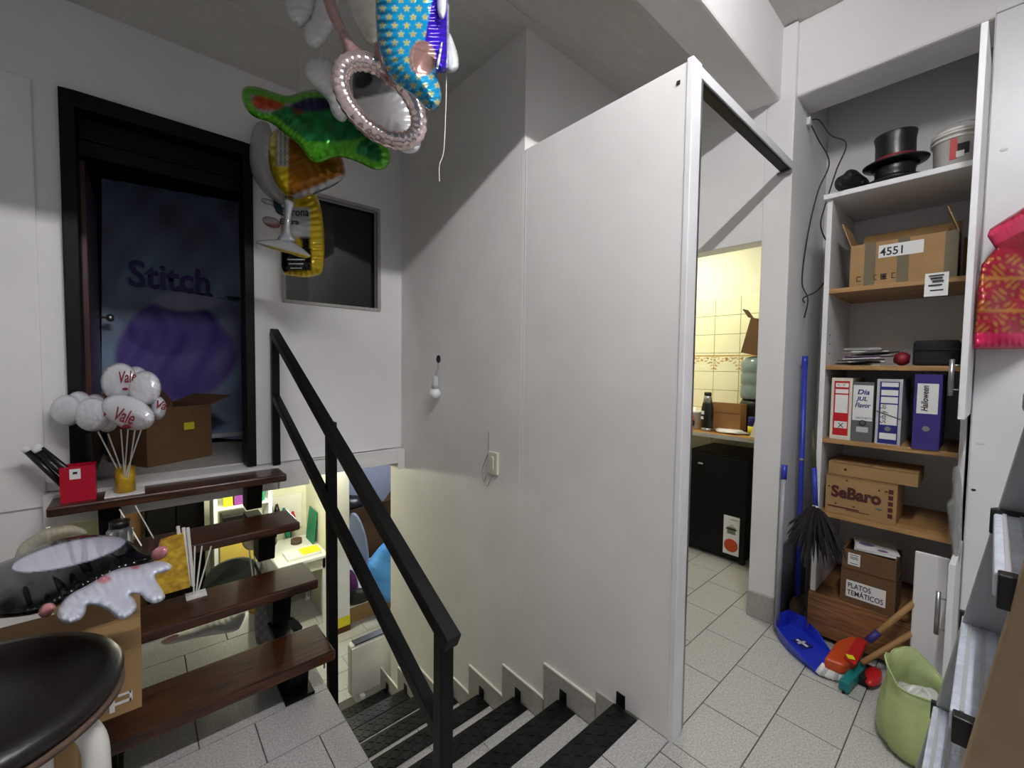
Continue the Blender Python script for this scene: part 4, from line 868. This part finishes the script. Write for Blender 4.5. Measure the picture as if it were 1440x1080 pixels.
stl = thing('bar_stool', 'bar stool with a dark leather seat and white curved legs in the left foreground', 'stool', (-.27, 1.25, 0))
SZ, sc_ = .72, Vector((-.275, 1.245, 0))
b = B(); pr = [(.0, .0), (.215, .0), (.235, .012), (.24, .03), (.232, .044), (.20, .052), (.0, .056)]
b.lathe(pr, (sc_.x, sc_.y, SZ-.052), 48); b.build('seat', 'leather', stl, smooth=True)
B().lathe([(.228, -.006), (.24, -.004), (.24, .006), (.228, .008)], (sc_.x, sc_.y, SZ-.052), 48, closed=True).build('rim', 'brown', stl, smooth=True)
for a in (-.40, 1.17, 2.74, 4.31):
    d = Vector((math.cos(a), math.sin(a), 0)); P = lambda r, z: Vector((sc_.x, sc_.y, z))+d*r
    B().tube(curve_pts([P(.05, .655), P(.15, .65), P(.205, .61), P(.215, .5), P(.22, .25), P(.235, 0)], 8), .021, 14).build('leg', 'whitegl', stl, smooth=True)
B().tube([Vector((sc_.x+.215*math.cos(a), sc_.y+.215*math.sin(a), .28)) for a in np.linspace(0, 2*math.pi, 32, endpoint=False)], .010, 8, closed=True).build('foot_ring', 'whitegl', stl, smooth=True)

# ================================================================== HANGING FOIL BALLOONS
def ribbon(p, d, parent, off=0):
    A = pd(*p, d); B().tube(curve_pts([A, A.lerp(Vector((A.x, A.y, ZC)), .5)+Vector((.01, 0, 0)), Vector((A.x, A.y, ZC))], 4), .0012, 5).build('ribbon', 'cream', parent)
def greencol(x, y):
    d = gd([(x, y)]); 
    if d < 11: return (86, 176, 22)
    if ((x-378)/24)**2+((y-143)/12)**2 < 1: return (176, 62, 22)
    if ((x-440)/32)**2+((y-143)/14)**2 < 1: return (34, 26, 74)
    if ((x-421)/10)**2+((y-152)/9)**2 < 1: return (92, 46, 36)
    if ((x-455)/80)**2+((y-176)/24)**2 < 1 or ((x-525)/24)**2+((y-210)/18)**2 < 1 or ((x-410)/30)**2+((y-163)/14)**2 < 1: return (10, 98, 44) if math.sin(x*.2)*math.sin(y*.17) > -.2 else (24, 124, 62)
    return (76, 164, 22) if y > 190 else (140, 146, 140)
GP = [(338, 131), (344, 121), (360, 121), (384, 129), (405, 136), (425, 128), (452, 124), (480, 135), (505, 160), (530, 185), (546, 205), (550, 222), (543, 238), (528, 240), (510, 231), (490, 223), (472, 220), (455, 228), (444, 230), (433, 224), (420, 202), (402, 190), (382, 172), (362, 168), (345, 155)]
GS = smooth_poly(GP, 1)
def gd(P): return poly_dist(P, GS)[0][0]
t = thing('foil_balloon', 'green edged foil balloon with red and dark green patches hanging by the door', 'balloon', pd(440, 180, 1.84))
foil('balloon_body', GP, lambda x, y: 1.84+(x-440)*.0004, .062, greencol, 'foil', t, sp=3, wr=.22, wl=13, D=32); ribbon((450, 126), 1.84, t)
t = thing('foil_balloon', 'goblet shaped foil balloon with gold side and silver stem under the green balloon', 'balloon', pd(430, 250, 2.05))
def gob(x, y):
    if y > 278-(x-405)*.42 and x > 412: return (176, 178, 180)
    if x < 388 or (y > 235 and x < 405): return (214, 186, 20)
    if x < 405: return (120, 116, 112) if int(x) % 6 > 2 else (210, 206, 200)
    return (150, 92, 12)
foil('bowl', [(388, 176), (377, 200), (377, 230), (386, 258), (400, 276), (418, 282), (440, 274), (468, 263), (486, 250), (486, 236), (476, 205), (452, 186), (420, 176)], 2.05, .09, gob, 'foilm', t, sp=3, wr=.16, wl=15, D=26); ribbon((420, 180), 2.05, t)
foil('stem', [(398, 276), (400, 300), (397, 326), (388, 338), (400, 344), (418, 340), (408, 326), (410, 300), (416, 282)], 2.05, .028, (186, 188, 194), 'foil', t, sp=2.5, wr=.1, rnd=1)
foil('foot', [(356, 340), (372, 337), (394, 336), (414, 340), (434, 356), (438, 361), (428, 364), (404, 356), (380, 350)], 2.04, .03, lambda x, y: (214, 184, 24) if y > 341+(x-356)*.235 else (180, 180, 186), 'foil', t, sp=2, wr=.1, rnd=1)
t = thing('foil_balloon', 'gold bottle shaped foil balloon with black and white labels beside the dark window', 'balloon', pd(425, 340, 2.25))
def bot(x, y):
    if 396 < x < 436 and 292 < y < 333: return (190, 190, 190)
    if x < 438+0 and 352 < y+(x-395)*.06 < 383: return (16, 16, 16)
    if 414 < x < 436 and 333 < y < 352: return (20, 18, 14) if ((x-415)/10)**2+((y-346)/14)**2 > 1 else (190, 160, 24)
    return (206, 176, 20)
foil('bottle_body', [(400, 284), (396, 310), (394, 345), (393, 378), (400, 388), (425, 391), (448, 389), (456, 380), (457, 345), (455, 310), (450, 285), (440, 262), (430, 240), (418, 240), (408, 262)], 2.25, .08, bot, 'foil', t, sp=2.4, wr=.2, wl=9, D=24); ribbon((424, 242), 2.25, t)
textpx('Corona', 393, 303, 2.155, 12, .02, 'ink', t, fit=41, shear=0, bold=.001); textpx('Extra', 393, 315, 2.155, 8, .02, 'ink', t, fit=27, shear=0, bold=.001)
for k, y in enumerate((365, 371, 377)): 
    o = pd(404, y, 2.165); B().obox(o+rt*.045, rt*(.045-.008*k), up*.0032, fw*.0005).build('label_print', 'lgrey', t)
t = thing('foil_balloon', 'pale crescent shaped foil balloon behind the goblet balloon at the door frame', 'balloon', pd(365, 230, 2.38))
foil('balloon_body', [(362, 168), (352, 190), (349, 220), (354, 246), (368, 268), (386, 284), (398, 290), (402, 276), (388, 250), (382, 220), (384, 190), (378, 172)], 2.38, .05, (176, 174, 176), 'foilw', t, sp=3, wr=.15, wl=10)
foil('lobe', [(367, 308), (374, 303), (392, 308), (396, 318), (388, 322), (374, 318)], 2.38, .018, lambda x, y: (206, 190, 190) if y < 314 else (160, 92, 100), 'foilw', t, sp=2)
foil('lobe', [(365, 280), (372, 277), (394, 286), (398, 292), (398, 304), (388, 300), (384, 288), (372, 288)], 2.38, .014, lambda x, y: (190, 190, 190) if x < 384 else (24, 60, 72), 'foilw', t, sp=2); ribbon((366, 176), 2.38, t)
B().tube([pd(392, 300, 2.38), pd(393, 284, 2.38)], .002, 5).tube([pd(393, 310, 2.38), pd(395, 288, 2.38)], .002, 5).build('thread', 'stick', t)
# white and rose balloons
t = thing('foil_balloon', 'white foil balloon with puffed petals, topmost left of the hanging bunch', 'balloon', pd(430, 30, 1.7))
foil('petal', [(396, -30), (400, 12), (408, 32), (424, 42), (438, 30), (446, 10), (450, -30)], 1.70, .06, (236, 236, 238), 'foilw', t, sp=3.2, wr=.2, wl=14)
foil('petal', [(424, 40), (430, 62), (444, 72), (458, 62), (468, 44), (476, 20), (478, -30), (446, -30), (440, 20)], 1.68, .05, (236, 236, 238), 'foilw', t, sp=3.2, wr=.2, wl=14); ribbon((440, -20), 1.68, t)
t = thing('foil_balloon', 'white foil balloon with short limbs between the green balloon and the rose ring', 'balloon', pd(455, 120, 1.69))
foil('balloon_body', [(432, 82), (426, 100), (436, 118), (452, 132), (462, 142), (466, 160), (476, 171), (486, 172), (490, 160), (486, 140), (480, 118), (474, 96), (464, 84), (448, 78)], 1.69, .06, (236, 236, 238), 'foilw', t, sp=3, wr=.2, wl=12); ribbon((450, 84), 1.69, t)
t = thing('foil_balloon', 'white foil balloon with a grey patch seen through the rose ring', 'balloon', pd(550, 160, 1.72))
foil('balloon_body', [(494, 100), (498, 150), (505, 180), (522, 200), (552, 208), (574, 218), (590, 213), (594, 190), (592, 150), (576, 118), (540, 92), (512, 84)], 1.69, .07, lambda x, y: (30, 30, 32) if ((x-508)/16)**2+((y-110)/14)**2 < 1 else ((236, 236, 238) if y > 132+(540-x)*.2 else (120, 120, 124)), 'foilw', t, sp=3, wr=.12, wl=14); ribbon((540, 96), 1.69, t)
t = thing('foil_balloon', 'long cream white foil balloon between the rose ring and the blue starred balloon', 'balloon', pd(505, 30, 1.60))
foil('balloon_body', [(482, -30), (492, 20), (508, 50), (520, 66), (532, 62), (534, 40), (530, -30)], 1.60, .05, lambda x, y: (240, 238, 222) if x > 508 else (236, 236, 238), 'foilw', t, sp=3, wr=.15, wl=16); ribbon((510, -20), 1.60, t)
t = thing('foil_balloon', 'rose gold ring shaped foil balloon with a gathered top in the hanging bunch', 'balloon', pd(535, 140, 1.5))
cx, cy, A_, B_, th = 534, 142, 69, 38, .80
pth = []; rad = []
for k in range(96):
    a = 2*math.pi*k/96; ex, ey = A_*math.cos(a), B_*math.sin(a); pth.append(pd(cx+ex*math.cos(th)-ey*math.sin(th), cy+ex*math.sin(th)+ey*math.cos(th), 1.50+.05*math.cos(a))); rad.append(.030*(1+.07*math.sin(k*2*math.pi/3.2)))
B().tube(pth, rad, 16, closed=True).build('ring', 'rose', t, smooth=True)
rc = lambda x, y: (206, 166, 164)
foil('gathered_top', [(446, -30), (462, -30), (478, 22), (492, 52), (506, 68), (528, 74), (536, 92), (548, 112), (546, 124), (528, 104), (506, 92), (490, 96), (482, 84), (484, 66), (470, 40), (456, 10)], 1.49, .035, rc, 'foilm', t, sp=3, wr=.3, wl=9, rnd=1); ribbon((455, -20), 1.49, t)
foil('fold', [(524, 60), (536, 58), (548, 80), (556, 104), (562, 118), (552, 122), (540, 104), (528, 82)], 1.47, .03, (190, 150, 148), 'foilm', t, sp=3, wr=.3, wl=8, rnd=1)
stars = [(x, y) for r_, y in enumerate(range(-24, 160, 12)) for x in range(530+(r_ % 2)*8, 630, 17)]
def bluecol(x, y):
    if ((x-594)/(19))**2+((y-82)/25)**2 < 1: return (150, 116, 110)
    if x > 604-(y-20)*.18 and y < 60+(x-600)*1.4 and x > 592: 
        return (54, 22, 178) if x < 629 else (190, 190, 196)
    if x > 612 and 55 < y < 104: return (54, 22, 178) if x < 630 else (180, 182, 186)
    for sx, sy in stars:
        dx, dy = x-sx, y-sy; r_ = math.hypot(dx, dy)
        if r_ < 5 and r_ < 3.0+1.9*math.cos(5*math.atan2(dy, dx)+1.57): return (228, 212, 60) if r_ > 1.1 else (180, 150, 40)
    return (20, 150, 204)
t = thing('foil_balloon', 'bright blue foil balloon with yellow stars and a purple side, front of the hanging bunch', 'balloon', pd(585, 70, 1.34))
foil('balloon_body', [(528, -40), (528, 30), (532, 70), (542, 102), (560, 122), (582, 134), (596, 150), (606, 157), (617, 152), (622, 138), (618, 116), (612, 102), (626, 104), (632, 92), (632, -40)], 1.34, .07, bluecol, 'foil', t, sp=1.6, wr=.1, wl=12, D=34); ribbon((580, -30), 1.34, t)
foil('clear_edge', [(630, 40), (640, 62), (647, 92), (640, 102), (628, 104), (626, 70)], 1.35, .015, (196, 198, 200), 'foilw', t, sp=3)
foil('white_patch', [(614, -6), (618, -20), (628, -10), (628, 18), (622, 30), (615, 20)], 1.265, .012, (214, 216, 226), 'foilw', t, sp=2)
foil('white_fold', [(612, 96), (620, 60), (623, 58), (617, 98)], 1.275, .008, (230, 232, 236), 'foilw', t, sp=2, rnd=1)
B().tube(curve_pts([pd(628, 95, 1.36), pd(627, 150, 1.37), pd(624, 212, 1.37), pd(618, 232, 1.37), pd(618, 255, 1.37)], 8), .0014, 5).build('tail_string', 'cream', t)

# ================================================================== LOWER ROOM
co = thing('steel_column', 'white painted column with a yellow and rusty foot in the lower room', 'column', (1.5, 4.34, ZL))
B().box(1.42, 1.58, 4.26, 4.42, ZL+.16, .61).build('shaft', 'white', co, bevel=.004); B().box(1.419, 1.581, 4.259, 4.421, ZL+.06, ZL+.16).build('yellow_band', 'yel', co); B().box(1.416, 1.584, 4.256, 4.424, ZL, ZL+.06).build('rusty_foot', 'rust', co)
dk = thing('white_desk', 'white desk with a drawer against the cream wall of the lower room', 'desk', (1.1, 4.8, ZL))
B().box(.98, 1.45, 4.5, 5.2, -.66, -.63).build('desk_top', 'white', dk, bevel=.004); B().box(1.04, 1.43, 4.53, 5.1, -.78, -.662).build('drawer', 'lowwall', dk, bevel=.004)
for x, y in ((1.01, 4.55), (1.42, 4.55), (1.01, 5.15), (1.42, 5.15)): B().box(x-.02, x+.02, y-.02, y+.02, ZL, -.661).build('leg', 'white', dk)
tag(B().box(1.08, 1.40, 4.56, 4.78, -.629, -.60).build('white_case', 'paper', bevel=.005), 'flat white box lying on the lower white desk', 'box')
tag(B().box(1.22, 1.40, 4.57, 4.74, -.598, -.594).build('yellow_sheet', 'yellow'), 'bright yellow sheet lying on the flat white box', 'sheet')
tag(B().prism([(1.40, 4.82, -.629), (1.40, 5.1, -.629), (1.445, 5.12, -.28), (1.445, 4.84, -.28)], (-.006, 0, 0)).build('green_folder', 'green'), 'green folder leaning on the side wall above the lower desk', 'folder')
rk = thing('tool_rack', 'white board with hanging tools on the cream wall behind the lower desk', 'rack', (1.2, 5.25, -.4))
B().box(1.08, 1.40, 5.27, 5.298, -.55, -.15).build('board', 'paper', rk)
for x, m_, z0, z1 in ((1.06, 'black', -.42, -.18), (1.13, 'black', -.5, -.22), (1.2, 'teal', -.5, -.28), (1.29, 'red', -.56, -.34), (1.24, 'green', -.62, -.5)):
    B().lathe([(.028, 0), (.034, .03), (.03, (z1-z0)*.7), (.012, z1-z0)], (x, 5.22, z0), 12).build('hanging_tool', m_, rk, smooth=True)
tag(B().lathe([(.03, 0), (.055, 0), (.055, .05), (.03, .05)], (1.27, 5.0, -.629), 20, closed=True).build('tape_roll', 'brown', smooth=True), 'brown tape roll standing on the lower desk below the tools', 'tape')
tag(B().blob((.96, 5.2, -.05), .07, .05, .10, 14, .08, 2).build('glass_ornament', 'bluebag', smooth=True), 'small blue glossy ornament hanging on the cream wall of the lower room', 'ornament')
rs = thing('white_rack', 'white open rack with coloured packets in the lower room behind the stairs', 'rack', (.72, 4.75, ZL))
for x in (.50, .94): B().box(x-.015, x+.015, 4.60, 4.9, ZL, .34).build('upright', 'white', rs)
for z in (.02, -.22, -.62, -1.0): B().box(.515, .925, 4.60, 4.9, z-.02, z).build('shelf', 'white', rs)
for (x, w_, h, m_, lb) in ((.60, .07, .14, 'yellow', 'yellow packet on the upper shelf of the white rack'), (.69, .09, .16, 'violet', 'violet packet on the upper shelf of the white rack'), (.80, .05, .19, 'black', 'black packet on the upper shelf of the white rack'), (.87, .05, .22, 'green', 'green packet on the upper shelf of the white rack')):
    tag(B().box(x-w_/2, x+w_/2, 4.62, 4.72, .0205, .02+h).build('packet', m_, bevel=.004), lb, 'packet')
tag(B().box(.55, .75, 4.62, 4.8, -.2195, -.07).build('black_tray', 'black', bevel=.01), 'black tray on the second shelf of the white rack', 'tray')
tag(B().box(.53, .86, 4.605, 4.625, -.6195, -.30).build('yellow_board', mat('ochre_board', (206, 180, 84), .6)), 'ochre board standing on the third shelf of the white rack', 'board')
tag(B().prism([(.87, 4.58, -.6195), (.9, 4.58, -.6195), (.9, 4.85, -.6195), (.87, 4.85, -.6195)], (.0, .0, .26)).build('orange_folder', 'orangep'), 'orange folder standing at the right end of the white rack', 'folder')
dc = thing('desk_chair', 'charcoal plastic chair with a rounded back in the lower room', 'chair', (.60, 4.30, ZL))
b = B(); n = 24; vs = []
for k in range(n+1):
    a = math.pi*k/n; vs.append((.60-.22*math.cos(a), 4.36+.05*abs(math.cos(a)), -.60+.22*math.sin(a)))
vs = [(.39, 4.41, -.95)]+vs+[(.81, 4.41, -.95)]
b.prism(vs, (0, .03, .0)).build('backrest', 'chair', dc, bevel=.006)
B().box(.38, .82, 3.98, 4.42, -.95, -.91).build('seat', 'chair', dc, bevel=.015)
for x, y in ((.41, 4.01), (.79, 4.01), (.41, 4.39), (.79, 4.39)): B().tube([(x, y, -.95), (x, y, ZL)], .014, 10).build('leg', 'metal', dc, smooth=True)
wd = thing('dark_wardrobe', 'dark brown wardrobe at the back of the lower room behind the stairs', 'wardrobe', (.25, 5.0, ZL))
B().box(.02, .44, 4.85, 5.28, ZL, .5).build('carcass', 'doorwood', wd, bevel=.004); B().box(.03, .225, 4.83, 4.848, ZL+.03, .48).build('door', 'doorwood', wd, bevel=.003); B().box(.235, .43, 4.83, 4.848, ZL+.03, .48).build('door', 'doorwood', wd, bevel=.003)
carton('cardboard_box', 'tall brown cardboard box left of the dark wardrobe in the lower room', (-.10, 5.0, ZL), (.20, .25, 1.78), 'card2')
ht = thing('panel_heater', 'white rounded panel heater with a black top on the lower floor', 'heater', (1.35, 3.25, ZL))
B().prism([(1.19, 3.30, -1.30), (1.70, 3.30, -1.30), (1.72, 3.30, -1.27), (1.72, 3.30, -.86), (1.70, 3.30, -.83), (1.22, 3.30, -.83), (1.19, 3.30, -.86)], (0, -.0, 0)) if False else None
B().box(1.20, 1.66, 3.20, 3.212, -1.25, -.86).build('front_panel', 'whitegl', ht, bevel=.005)
B().box(1.20, 1.66, 3.214, 3.30, -1.26, -.85).build('body', 'lgrey', ht, bevel=.02, seg=3); B().box(1.23, 1.64, 3.216, 3.285, -.852, -.843).build('top_grille', 'black', ht)
for x in (1.28, 1.58): B().box(x-.02, x+.02, 3.17, 3.33, ZL, -1.255).build('foot', 'white', ht, bevel=.01)
# clutter right of the column
cb2 = thing('cardboard_box', 'low cardboard box with a white top under the blue bag in the lower room', 'box', (2.15, 5.1, ZL))
B().box(1.62, 2.75, 4.36, 5.3, ZL, -1.205).build('carton_body', 'card', cb2); B().box(1.61, 2.76, 4.35, 5.31, -1.205, -1.19).build('white_top', 'paper', cb2)
bb = lambda x, y: 4.92+(y-850)*.001
foil('plastic_bag', [(513, 796), (520, 786), (534, 768), (548, 756), (562, 760), (566, 846), (540, 848), (530, 838), (520, 818)], 4.55, .11, (78, 148, 226), 'print', None, sp=3, lump=.3, D=16, label='bright blue full plastic bag on the low box in the lower room', category='bag')
foil('carrier_bag', [(491, 722), (500, 720), (508, 732), (516, 756), (520, 790), (512, 800), (496, 800), (490, 770)], 4.8, .08, (180, 186, 208), 'print', None, sp=3, lump=.25, D=12, label='pale grey carrier bag with handles beside the white column', category='bag')
foil('violet_bundle', [(488, 800), (498, 802), (506, 826), (498, 836), (488, 832)], 4.6, .06, (124, 52, 130), 'print', None, sp=3, label='violet cloth bundle below the pale carrier bag', category='cloth')
foil('bin_bag', [(486, 832), (500, 826), (520, 828), (524, 842), (506, 850), (488, 852)], 4.47, .07, (18, 18, 20), 'print', None, sp=3, lump=.2, label='black plastic bag on the low box beside the column', category='bag')
t, R = carton('cardboard_box', 'tilted brown cardboard box stacked behind the bags in the lower room', (2.35, 5.72, ZL), (.9, .5, .66), 'card2', .15, True, flaps=(('y', 1.2, .22), ('X', .8, .3)))
t = thing('black_lamp', 'dark round lamp head on the stacked boxes in the lower room', 'lamp', (2.2, 5.7, -.71))
B().blob((2.10, 5.62, -.54), .16, .16, .13, 16, .05, 3).build('lamp_head', 'black', t, smooth=True); B().tube([(2.1, 5.62, -.62), (2.12, 5.66, -.716)], .02, 8).build('stem', 'black', t)
tag(B().box(2.62, 2.95, 5.55, 5.95, -.29, -.12).build('white_carton', 'paper', bevel=.006), 'white printed carton at the right of the stacked boxes in the lower room', 'box') if False else None
fl_ = thing('fluorescent_lamp', 'white fluorescent tube lamp on the ceiling above the entrance', 'lamp', (.6, -.1, 3.11))
B().box(-.02, 1.22, -.13, -.07, 3.092, 3.11).build('lamp_housing', 'white', fl_)
tm = bpy.data.materials.new('tube_light'); tm.use_nodes = True; p_ = tm.node_tree.nodes['Principled BSDF']
p_.inputs['Base Color'].default_value = (1, 1, 1, 1); p_.inputs['Emission Color'].default_value = (1, .985, 1, 1); p_.inputs['Emission Strength'].default_value = TUBE_STRENGTH
B().tube([(0, -.1, 3.07), (1.2, -.1, 3.07)], .014, 12).build('tube', tm, fl_, smooth=True)
B().box(-.02, 0, -.12, -.08, 3.05, 3.092).box(1.2, 1.22, -.12, -.08, 3.05, 3.092).build('lamp_holder', 'white', fl_)
